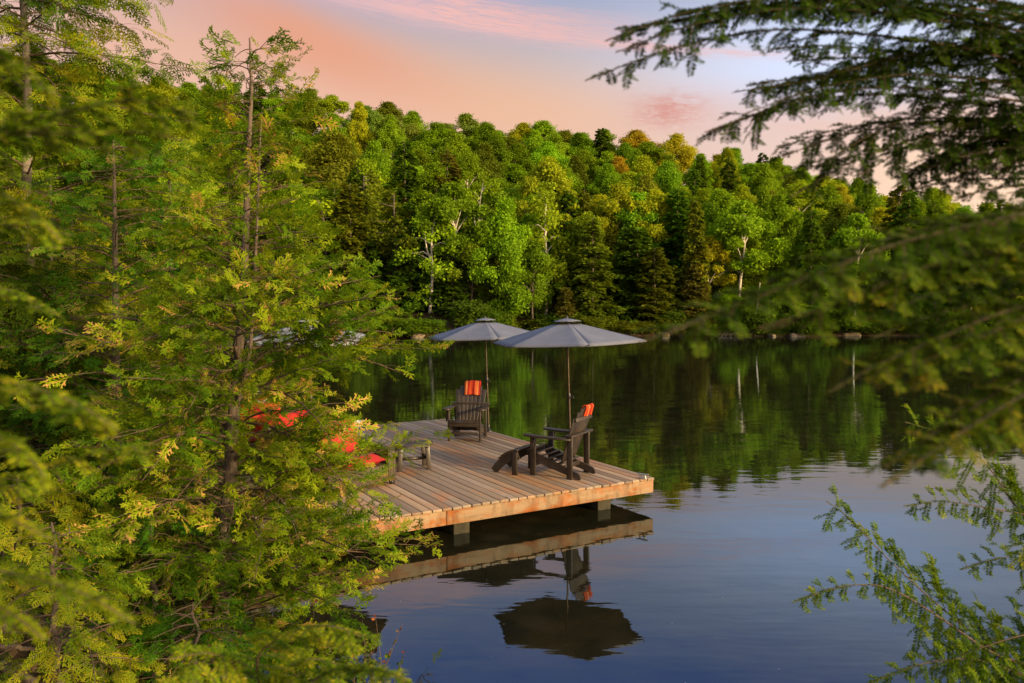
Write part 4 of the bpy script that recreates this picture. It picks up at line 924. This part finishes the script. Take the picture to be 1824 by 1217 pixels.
# red budded shrub at the water edge
p = onz(668, 1225, 0.0); p = Vector((p.x - 0.1, p.y - 0.1, max(0.0, float(zg(p.x - 0.1, p.y - 0.1)))))
t = thing('shrub', 'small thin shrub with reddish buds at the water edge', 'shrub', p)
G = Geo(); P, D, N, SC, T = [], [], [], [], []
for i in range(16):
    a = r.uniform(0, 6.28); L = r.uniform(0.3, 0.62); d = np.array([0.45 * math.cos(a), 0.45 * math.sin(a), 1.0]); q = np.array([r.normal(0, 0.12), r.normal(0, 0.12), -0.08])
    G.tube([q, q + d * L * 0.5 + r.normal(0, 0.02, 3), q + d * L], [0.004, 0.003, 0.0015], 5, 0, False)
    for k in range(16):
        f = r.uniform(0.3, 1); P.append(q + d * L * f); D.append(r.normal(0, 1, 3) + (0, 0, 0.6)); N.append(r.normal(0, 1, 3)); SC.append(r.uniform(0.02, 0.045)); T.append(0.95 if f > 0.85 else r.uniform(0.2, 0.8))
G.build('stems', M_twig, t); G = Geo(); G.scatter(LEAF, P, D, N, SC, 0, T)
M_bud = leaf_mat('shrub_leaf', [(0.0, (0.04, 0.09, 0.012)), (0.8, (0.12, 0.18, 0.02)), (0.9, (0.26, 0.06, 0.03)), (1.0, (0.30, 0.08, 0.04))]); G.build('foliage', M_bud, t)

# ------------------------------------------------------------------ far forest: prototypes (12 m tall)
def far_leaves(G, C, rad, n, r, size, up=0.25, tint_base=None):
    """n leaves over the shells of lobes with centres C and radii rad"""
    C = np.asarray(C); rad = np.asarray(rad); w = rad ** 2; k = r.choice(len(C), n, p=w / w.sum())
    d = r.normal(0, 1, (n, 3)); d[:, 2] += up; d /= np.linalg.norm(d, axis=1, keepdims=True)
    rr = r.uniform(0.45, 1.0, (n, 1)) ** 0.45 * (1 + r.normal(0, 0.13, (n, 1)))
    P = C[k] + np.where(r.uniform(0, 1, (n, 1)) < 0.45, d * rr, np.clip(r.normal(0, 0.55, (n, 3)), -1.0, 1.0)) * rad[k][:, None] * np.array([1, 1, 0.85])
    ctr = C.mean(0); og = P - ctr; og /= np.linalg.norm(og, axis=1, keepdims=True) + 1e-6
    N = d * 0.3 + og * 0.6 + r.normal(0, 0.7, (n, 3)) + np.array([0, 0, 0.3]); D = np.cross(N, r.normal(0, 1, (n, 3)))
    lt = r.normal(0.5, 0.20, len(C))[k]
    G.scatter(LEAF, P, D, N, size * r.uniform(0.6, 1.5, n), 0, np.clip(lt + r.normal(0, 0.1, n), 0, 1))
def broad(seed, n=19000, R_=3.3, lo=0.30, lobes=80, size=0.215, bark=None, spread=1.0, trunk_r=0.16):
    r = np.random.default_rng(seed); G = Geo(); C, rad = [], []
    for i in range(lobes):
        th = r.uniform(0, 6.28); h = lo + (1 - lo) * r.uniform(0, 1) ** 0.8 * 0.93
        env = R_ * math.sin(min(1, (h - lo) / (1 - lo) * 1.05 + 0.10) ** 0.8 * math.pi) ** 0.6
        q = env * math.sqrt(r.uniform(0.05, 1)) * r.choice([0.85, 0.95, 1.12]); C.append((q * math.cos(th), q * math.sin(th), 12 * h - 0.4)); rad.append(r.uniform(0.38, 1.0) * R_ / 3.3)
    far_leaves(G, C, rad, n, r, size)
    T = Geo(); lean = r.normal(0, 0.35, 2)
    tp = lambda f: np.array([lean[0] * f * f + 0.15 * math.sin(f * 7 + seed), lean[1] * f * f, 12 * f])
    T.tube([tp(f) + (np.array([0, 0, -0.8]) if f == 0 else 0) for f in np.linspace(0, 0.85, 8)], list(np.linspace(trunk_r, 0.04, 8)), 6, 0, False)
    for k in range(9):
        c = np.array(C[k * 2 % len(C)]); f = max(0.2, c[2] / 12 - 0.16); s0 = tp(min(f, 0.8)); T.tube([s0, (s0 + c) / 2 + (0, 0, 0.2), c], [trunk_r * 0.45, trunk_r * 0.3, 0.02], 5, 0, False)
    return G, T
def conifer(seed, n=8000, R_=2.3, lo=0.06, droop=0.35, size=0.34, pw=0.8, ragged=0.25):
    r = np.random.default_rng(seed); G = Geo(); T = Geo()
    T.tube([(0, 0, -0.8), (0.05, 0.03, 6), (0, 0, 11.9)], [0.19, 0.11, 0.02], 6, 0, False)
    P, D, N, SC, TT = [], [], [], [], []; nb = 78
    for i in range(nb):
        f = lo + (0.985 - lo) * (i + r.uniform(0, 1)) / nb; a = i * 2.4 + r.normal(0, 0.4)
        L = (R_ * (1 - f) ** pw + 0.15) * r.uniform(1 - ragged * 1.6, 1 + ragged); m_ = max(6, int(n / nb * L / (R_ * 0.55))); out = np.array([math.cos(a), math.sin(a), 0]); lat = np.array([-out[1], out[0], 0])
        s_ = np.sqrt(r.uniform(0.02, 1, m_)); w = r.normal(0, 0.22, m_) * L * (1.1 - s_ * 0.7)
        pp = np.outer(s_ * L, out) + np.outer(w, lat); z = 12 * f + 0.12 * L * s_ - droop * L * s_ ** 2 - np.abs(w) * 0.35 + r.normal(0, 0.10, m_)
        P.append(np.column_stack([pp[:, 0], pp[:, 1], z])); d = np.outer(np.ones(m_), out) + np.outer(np.sign(w) * 0.7, lat) + r.normal(0, 0.3, (m_, 3)) + (0, 0, -0.35); D.append(d)
        N.append(np.array([0, 0, 1.0]) + out * 0.35 + r.normal(0, 0.4, (m_, 3))); SC.append(size * r.uniform(0.6, 1.5, m_)); TT.append(np.clip(0.5 + 0.14 * r.normal() + r.normal(0, 0.1, m_), 0, 1))
    G.scatter(LEAF, np.concatenate(P), np.concatenate(D), np.concatenate(N), np.concatenate(SC), 0, np.concatenate(TT))
    return G, T
def birch(seed, n=3600):
    r = np.random.default_rng(seed); G = Geo(); T = Geo(); C, rad = [], []
    tp = lambda f: np.array([0.9 * (f - 0.3) * f + 0.12 * math.sin(f * 9 + seed), 0.1 * math.sin(f * 6), 12 * f])
    T.tube([tp(f) + (np.array([0, 0, -0.8]) if f == 0 else 0) for f in np.linspace(0, 0.93, 10)], list(np.linspace(0.17, 0.035, 10)), 7, 0, False)
    for k in range(20):
        f = 0.22 + 0.72 * (k + r.uniform(0, 1)) / 20; a = r.uniform(0, 6.28); L = r.uniform(0.7, 2.0) * (1.25 - abs(f - 0.5)); s0 = tp(f * 0.92)
        c = s0 + np.array([L * math.cos(a), L * math.sin(a), r.uniform(0.0, 0.9)]); C.append(c - (0, 0, 0.2)); rad.append(r.uniform(0.55, 0.95)); T.tube([s0, (s0 + c) / 2 + (0, 0, 0.35), c], [0.06, 0.045, 0.015], 5, 0, False)
    f_ = tp(0.42); T.tube([f_, f_ + (-0.5, 0.1, 1.8), f_ + (-0.75, 0.1, 4.2)], [0.09, 0.07, 0.02], 6, 0, False); C.append(f_ + (-0.75, 0.1, 4.3)); rad.append(0.9); C.append(np.array(tp(0.95))); rad.append(0.7)
    far_leaves(G, C, rad, n, r, 0.26, 0.0)
    return G, T
def pine(seed, n=2600):
    r = np.random.default_rng(seed); G = Geo(); T = Geo(); C, rad = [], []
    tp = lambda f: np.array([0.35 * math.sin(f * 5 + seed), 0.1 * f, 12 * f])
    T.tube([tp(f) + (np.array([0, 0, -0.8]) if f == 0 else 0) for f in np.linspace(0, 0.96, 10)], list(np.linspace(0.2, 0.04, 10)), 7, 0, False)
    for k in range(17):
        f = 0.45 + 0.52 * (k + r.uniform(0, 1)) / 17; a = r.uniform(0, 6.28); L = r.uniform(0.6, 2.2) * (1.3 - f * 0.6); s0 = tp(f)
        c = s0 + np.array([L * math.cos(a), L * math.sin(a), 0.25]); C.append(c); rad.append(r.uniform(0.5, 0.85)); T.tube([s0, c], [0.05, 0.02], 5, 0, False)
    T.tube([tp(0.22), tp(0.22) + (0.7, 0, 1.6)], [0.08, 0.02], 5, 0, False); T.tube([tp(0.27), tp(0.27) + (-0.8, 0, 1.8)], [0.07, 0.02], 5, 0, False)
    far_leaves(G, C, rad, n, r, 0.28, 0.4)
    return G, T
def bush(seed, n=4200):
    r = np.random.default_rng(seed); G = Geo(); T = Geo(); C, rad = [], []
    for k in range(12):
        a = r.uniform(0, 6.28); q = 3.0 * math.sqrt(r.uniform(0, 1)); c = np.array([q * math.cos(a), q * math.sin(a), r.uniform(2, 9)]); C.append(c); rad.append(r.uniform(1.6, 2.8)); T.tube([(0, 0, -0.5), c], [0.1, 0.03], 5, 0, False)
    far_leaves(G, C, rad, n, r, 0.50, 0.2)
    return G, T
PROTO = {}
def proto(kind, i, fn, bark, rad):
    G, T = fn
    root = bpy.data.objects.new(kind, None)
    tk = T.build('trunk', bark, root); cr = G.build('crown', M_far, root)
    for o_ in (tk, cr): COL.objects.unlink(o_)
    PROTO.setdefault(kind, []).append((tk, cr, rad * 0.86))
for i in range(5): proto('broadleaf_tree', i, broad(200 + i, R_=3.3, lo=0.16 + 0.03 * i, lobes=75 + 6 * i), M_farbark, 3.3)
for i in range(2): proto('pale_trunk_tree', i, broad(220 + i, n=14000, R_=2.9, lo=0.46, lobes=46), M_birch, 2.9)
for i in range(3): proto('hemlock_tree', i, conifer(230 + i, R_=2.5, pw=0.75, ragged=0.3), M_farbark, 2.5)
for i in range(2): proto('cedar_tree', i, conifer(240 + i, R_=1.9, pw=0.55, ragged=0.16, droop=0.15), M_farbark, 1.9)
for i in range(2): proto('birch_tree', i, birch(250 + i), M_birch, 2.1)
for i in range(2): proto('pine_tree', i, pine(260 + i), M_farbark, 2.2)
for i in range(3): proto('shore_shrub', i, bush(270 + i), M_farbark, 4.0)

COLS = {'dark': (0.075, 0.140, 0.010), 'olive': (0.132, 0.178, 0.012), 'brown': (0.150, 0.150, 0.026), 'green': (0.150, 0.255, 0.010), 'bright green': (0.165, 0.282, 0.012), 'lime': (0.225, 0.340, 0.013), 'yellow green': (0.285, 0.35, 0.013), 'golden': (0.32, 0.31, 0.016), 'orange tinged': (0.32, 0.255, 0.018), 'grey green': (0.17, 0.23, 0.035)}
FOREST = []
def far_tree(kind, colour, X, Y, H, wid, rz=None, label=None, group=None):
    tk, cr, rad = PROTO[kind][len(FOREST) % len(PROTO[kind])]
    z = float(zg(X, Y)) - 0.15
    t = bpy.data.objects.new(kind, None); COL.objects.link(t); t.location = (X, Y, z)
    t.rotation_euler = (0, 0, random.uniform(0, 6.28) if rz is None else rz); t.scale = (wid / rad, wid / rad, H / 12)
    base = np.array(COLS[colour]); c = base * (1 + rng.normal(0, 0.12)) * (1 + rng.normal(0, 0.06, 3)); c = np.clip(c, 0.004, 0.6)
    for s_ in (tk, cr):
        o_ = s_.copy(); COL.objects.link(o_); o_.parent = t; o_.color = (*[float(v) for v in c], 1)
    t['category'] = 'shrub' if kind == 'shore_shrub' else 'tree'
    if group: t['group'] = group
    t['label'] = label or ''
    FOREST.append(dict(o=t, kind=kind, colour=colour, px=912 + X / Y * FPX, top=540 - (z + H - CAM_H) / Y * FPX, Y=Y, w=wid / Y * FPX))
    return t
def hero(kind, colour, px, ytop, Y, wpx, label, rz=None):
    X = (px - 912) / FPX * Y; zt = CAM_H + (540 - ytop) / FPX * Y; z = float(zg(X, Y))
    return far_tree(kind, colour, X, Y, max(2.0, zt - z), wpx / FPX * Y / 2, rz, label)
hero('birch_tree', 'lime', 768, 352, 78, 74, 'lime green birch with a white trunk at the shore above the further parasol', 0.0)
hero('pine_tree', 'olive', 705, 338, 80, 84, 'flat topped pine with a long bare trunk beside the white birch')
hero('broadleaf_tree', 'bright green', 842, 392, 79, 90, 'full bright green tree at the shore above the further parasol canopy')
hero('cedar_tree', 'brown', 888, 405, 80, 44, 'thin brownish dying conifer rising behind the gap between the parasols')
hero('broadleaf_tree', 'bright green', 950, 420, 77.5, 84, 'rounded bright green tree rising directly behind the nearer parasol')
hero('pale_trunk_tree', 'lime', 975, 272, 86, 96, 'tall lime tree with forked white trunks above the nearer parasol')
hero('pale_trunk_tree', 'bright green', 885, 312, 88, 92, 'bright green tree with a forked pale trunk above the two parasols')
hero('cedar_tree', 'brown', 1008, 508, 76.8, 40, 'small brown thinning conifer poking up over the nearer parasol top')
hero('hemlock_tree', 'olive', 1055, 385, 78, 92, 'broad olive hemlock at the shore just beyond the nearer parasol')
hero('hemlock_tree', 'olive', 1040, 335, 85, 80, 'taller olive hemlock standing behind the shore hemlock')
hero('pale_trunk_tree', 'yellow green', 1100, 322, 86, 90, 'yellow green tree with thin pale trunks above the shore cedars')
hero('pale_trunk_tree', 'yellow green', 1165, 330, 87, 96, 'wide yellow green tree with bare lower trunks above the olive cedar')
hero('cedar_tree', 'olive', 1165, 438, 77.5, 70, 'pointed olive cedar at the shore below the pale trunked trees')
hero('cedar_tree', 'olive', 1198, 470, 78.5, 50, 'slim olive cedar beside the pointed one at the shore')
hero('cedar_tree', 'brown', 1238, 462, 77.5, 56, 'brownish olive cedar at the shore beside the golden tree')
hero('pale_trunk_tree', 'golden', 1262, 412, 79.5, 74, 'golden leaved tree with a bare dark trunk at the shore')
hero('broadleaf_tree', 'lime', 1318, 400, 82, 92, 'bright lime rounded tree behind the golden tree')
hero('broadleaf_tree', 'green', 1300, 510, 77.5, 60, 'low green tree over the driftwood on the shore')
hero('broadleaf_tree', 'bright green', 1405, 490, 79, 80, 'bright green tree past the driftwood on the shore')
hero('cedar_tree', 'olive', 1470, 480, 79, 64, 'olive cedar at the shore behind the drooping boughs')
hero('broadleaf_tree', 'golden', 1570, 510, 80, 60, 'small golden tree at the shore behind the drooping boughs')
hero('hemlock_tree', 'dark', 722, 250, 92, 96, 'dark hemlock above the flat topped pine on the slope')
hero('hemlock_tree', 'brown', 798, 268, 93, 96, 'brownish half bare hemlock above the white birch on the slope')
hero('broadleaf_tree', 'olive', 600, 226, 95, 130, 'large domed olive green tree beside the top of the large cedar')
hero('hemlock_tree', 'dark', 640, 300, 86, 90, 'dark hemlock below the large domed tree')
hero('hemlock_tree', 'dark', 655, 400, 80, 80, 'dark hemlock at the shore next to the flat topped pine')
hero('pine_tree', 'yellow green', 575, 340, 84, 100, 'yellow green tree below the large domed tree')
hero('broadleaf_tree', 'green', 640, 470, 77.5, 60, 'green shore tree beside the foot of the flat topped pine')
hero('cedar_tree', 'dark', 805, 450, 78, 56, 'dark cedar at the shore between the birch and the full green tree')
hero('hemlock_tree', 'dark', 1110, 400, 80, 60, 'dark hemlock between the broad olive hemlock and the olive cedar')
hero('broadleaf_tree', 'bright green', 670, 245, 100, 80, 'bright green tree high on the slope near the dark hemlock')
hero('broadleaf_tree', 'yellow green', 1120, 300, 100, 90, 'yellow green dome high on the slope above the pale trunks')
hero('broadleaf_tree', 'lime', 1250, 330, 93, 80, 'lime tree on the slope above the golden tree')
hero('hemlock_tree', 'dark', 1235, 300, 99, 56, 'dark pointed hemlock on the slope among lime trees')
hero('broadleaf_tree', 'orange tinged', 1100, 278, 118, 60, 'orange tinged tree just below the ridge')
nhero = len(FOREST)
def pick(row, u):
    v = random.random()
    if row <= 1:
        tb = [('hemlock_tree', 'dark', .30), ('cedar_tree', 'olive', .14), ('cedar_tree', 'dark', .12), ('broadleaf_tree', 'green', .14), ('broadleaf_tree', 'bright green', .12), ('pale_trunk_tree', 'green', .08), ('pine_tree', 'olive', .06), ('birch_tree', 'lime', .04)]
    elif row <= 3:
        tb = [('hemlock_tree', 'dark', .09), ('hemlock_tree', 'olive', .10), ('broadleaf_tree', 'green', .30), ('broadleaf_tree', 'bright green', .14), ('broadleaf_tree', 'olive', .10), ('broadleaf_tree', 'yellow green', .10), ('pale_trunk_tree', 'green', .10), ('pale_trunk_tree', 'lime', .05)]
    else:
        k = max(0, u) * 0.5
        tb = [('broadleaf_tree', 'green', .32), ('broadleaf_tree', 'bright green', .16), ('broadleaf_tree', 'olive', .16), ('broadleaf_tree', 'yellow green', .12 + k / 2), ('broadleaf_tree', 'golden', .01 + k * .5), ('broadleaf_tree', 'orange tinged', (.01 + k * .8) if row >= 6 else 0.005), ('hemlock_tree', 'dark', .05), ('pale_trunk_tree', 'yellow green', .05), ('broadleaf_tree', 'grey green', .05)]
    s_ = sum(t_[2] for t_ in tb); v *= s_
    for k_, c_, w_ in tb:
        v -= w_
        if v <= 0: return k_, c_
    return tb[0][:2]
rows = [77.5, 84, 92, 101, 111, 122, 133, 143]
for ri, Y in enumerate(rows):
    sp0 = [4.8, 4.4, 4.3, 4.3, 4.4, 4.5, 4.4, 4.4][ri]; X = -0.70 * Y + random.uniform(0, 3)
    while X < 0.70 * Y:
        yy = Y + random.uniform(-2.6, 2.6) if ri else Y + random.uniform(-0.5, 3); yy = max(yy, float(shoreY(X)) + 1.2) if ri < 3 else yy
        k_, c_ = pick(ri, X / Y)
        H = {0: 12.0, 1: 11, 2: 11, 3: 10.5, 4: 10, 5: 10, 6: 9.5, 7: 9.5}[ri] * random.uniform(0.78, 1.18); wd = {'hemlock_tree': 2.5, 'cedar_tree': 1.9, 'birch_tree': 2.2, 'pine_tree': 2.3}.get(k_, 2.75) * random.uniform(0.72, 1.2)
        if ri >= 6: H = 9.4 * random.uniform(0.80, 1.10); wd *= 1.2
        far_tree(k_, c_, X, yy, H, wd); X += sp0 * random.uniform(0.7, 1.3)
for X in np.arange(-24, 56, 2.2):
    x = X + random.uniform(-1, 1); far_tree('shore_shrub', random.choice(['dark', 'dark', 'olive', 'green', 'dark']), x, float(shoreY(x)) + random.uniform(0.1, 0.9), random.uniform(1.3, 3.6), random.uniform(1.1, 2.2), group='shrubs along the far shoreline')
# labels: every tree is singled out by row, colour, kind and the nearest landmark
LM = [(90, 'behind the tall grey trunk'), (315, 'behind the bushy hemlock'), (446, 'behind the two-stemmed cedar'), (600, 'by the domed olive tree'), (768, 'near the white birch'), (862, 'above the further parasol'), (1015, 'above the nearer parasol'), (1165, 'by the pointed olive cedar'), (1262, 'by the golden shore tree'), (1400, 'past the shore driftwood'), (1600, 'behind the drooping boughs')]
KN = {'broadleaf_tree': 'broadleaf', 'pale_trunk_tree': 'pale-trunked tree', 'hemlock_tree': 'hemlock', 'cedar_tree': 'cedar', 'birch_tree': 'birch', 'pine_tree': 'pine', 'shore_shrub': 'shrub'}
def zone(d):
    if d['kind'] == 'shore_shrub': return 'at the far waterline'
    Y = d['Y']
    return 'at the far shore' if Y < 81.5 else 'low upslope' if Y < 97 else 'halfway upslope' if Y < 117 else 'high upslope' if Y < 130 else 'on the ridge'
ORD = ['leftmost', 'second', 'third', 'fourth', 'fifth', 'sixth', 'seventh', 'eighth', 'ninth', 'tenth', 'eleventh', 'twelfth']
bk = {}
for d in FOREST[nhero:]:
    lm = min(LM, key=lambda q: abs(q[0] - d['px']))[1]; bk.setdefault((d['colour'], d['kind'], zone(d), lm), []).append(d)
for (c_, k_, z_, lm), L_ in bk.items():
    L_.sort(key=lambda d: d['px'])
    for i, d in enumerate(L_):
        suf = '' if len(L_) == 1 else ', leftmost' if i == 0 else f', {ORD[min(i, 11)]} from left'
        d['o']['label'] = f"{c_.replace(' ', '-')} {KN[k_]} {z_} {lm}{suf}"
        if 'group' not in d['o']: d['o']['group'] = 'trees ' + z_
for d in FOREST[:nhero]: d['o']['group'] = 'trees ' + zone(d)

# undergrowth under the far trees
r = np.random.default_rng(9); n = 120000
X = r.uniform(-100, 110, n); Y = 75 + r.uniform(0, 1, n) ** 1.2 * 75; k = (np.abs(X / Y) < 0.74) & (Y > shoreY(X) - 0.1); X, Y = X[k], Y[k]
P = np.column_stack([X, Y, zg(X, Y) + r.uniform(0, 1, len(X)) ** 2 * 2.2]); G = Geo()
G.scatter(LEAF, P, r.normal(0, 1, P.shape), r.normal(0, 0.7, P.shape) + (0, 0, 0.8), r.uniform(0.2, 0.5, len(P)), 0, r.uniform(0, 1, len(P)))
o = G.build('undergrowth', M_under); tag(o, 'dark low undergrowth covering the far wooded slope', 'undergrowth', kind='stuff')

# driftwood on the far shore
def shore_pt(px, dz=0.0):
    x = (px - 912) / FPX * 77; y = float(shoreY(x)); x = (px - 912) / FPX * y; return Vector((x, float(shoreY(x)) - 0.15, dz))
p = shore_pt(1268); G = Geo(); G.tube([(-1.0, 0, 0.12), (-0.3, 0.1, 0.22), (0.5, 0, 0.2), (1.1, -0.1, 0.1)], [0.12, 0.2, 0.17, 0.08], 8)
o = G.build('driftwood_log', M_drift, None, True); o.location = p; tag(o, 'pale driftwood log lying on the far waterline', 'log')
p = shore_pt(1281); G = Geo(); G.tube([(0.0, 0, -0.1), (0.35, 0, 0.25), (0.1, 0, 0.6), (-0.1, 0, 0.95), (0.05, 0, 1.2)], [0.12, 0.11, 0.09, 0.07, 0.03], 7)
o = G.build('driftwood_root', M_drift, None, True); o.location = p; tag(o, 'pale crooked driftwood root standing up at the far waterline', 'driftwood')
p = shore_pt(1312); G = Geo(); r = np.random.default_rng(4)
G.tube([(-2.0, 0, 1.0), (0, 0.1, 0.7), (2.2, 0, 0.05)], [0.06, 0.09, 0.12], 6)
for i in range(90):
    a = r.uniform(-1.6, 1.9); q = np.array([a, r.normal(0, 0.25), 0.05]); G.tube([q, q + (r.normal(0, 0.5), r.normal(0, 0.2), r.uniform(0.2, 0.8))], [0.025, 0.008], 4, 0, False)
o = G.build('fallen_tree', M_barkgrey, None); o.location = p; tag(o, 'grey bare fallen tree with a tangle of twigs on the far shore', 'fallen tree')
p = shore_pt(1347); G = Geo(); G.tube([(0, 1.0, 0.3), (0.35, 1.0, 2.5), (0.62, 1.0, 5.2)], [0.09, 0.08, 0.05], 7)
o = G.build('bare_trunk', M_birch, None, True); o.location = p; tag(o, 'thin bare white leaning trunk on the far shore past the driftwood', 'tree trunk')
for i, (px, sz, lab) in enumerate([(1420, 0.9, 'pale tan rock at the far waterline well past the driftwood'), (1216, 0.6, 'small grey rock at the far waterline just before the driftwood log'), (1180, 0.9, 'low rock on the far shore beyond the nearer parasol tip'), (955, 0.8, 'low rock on the far shore seen between the two parasols'), (745, 1.0, 'tan rock on the far shore below the white birch'), (1375, 0.6, 'small rock at the foot of the bare white leaning trunk'), (1515, 1.1, 'broad rock on the far shore behind the drooping boughs')]):
    p = shore_pt(px); rock('shore_rock', (p.x, p.y + 0.1, 0.05), (sz * 1.6, sz, sz * 0.6), 40 + i, lab, i)['group'] = 'rocks along the far shoreline'
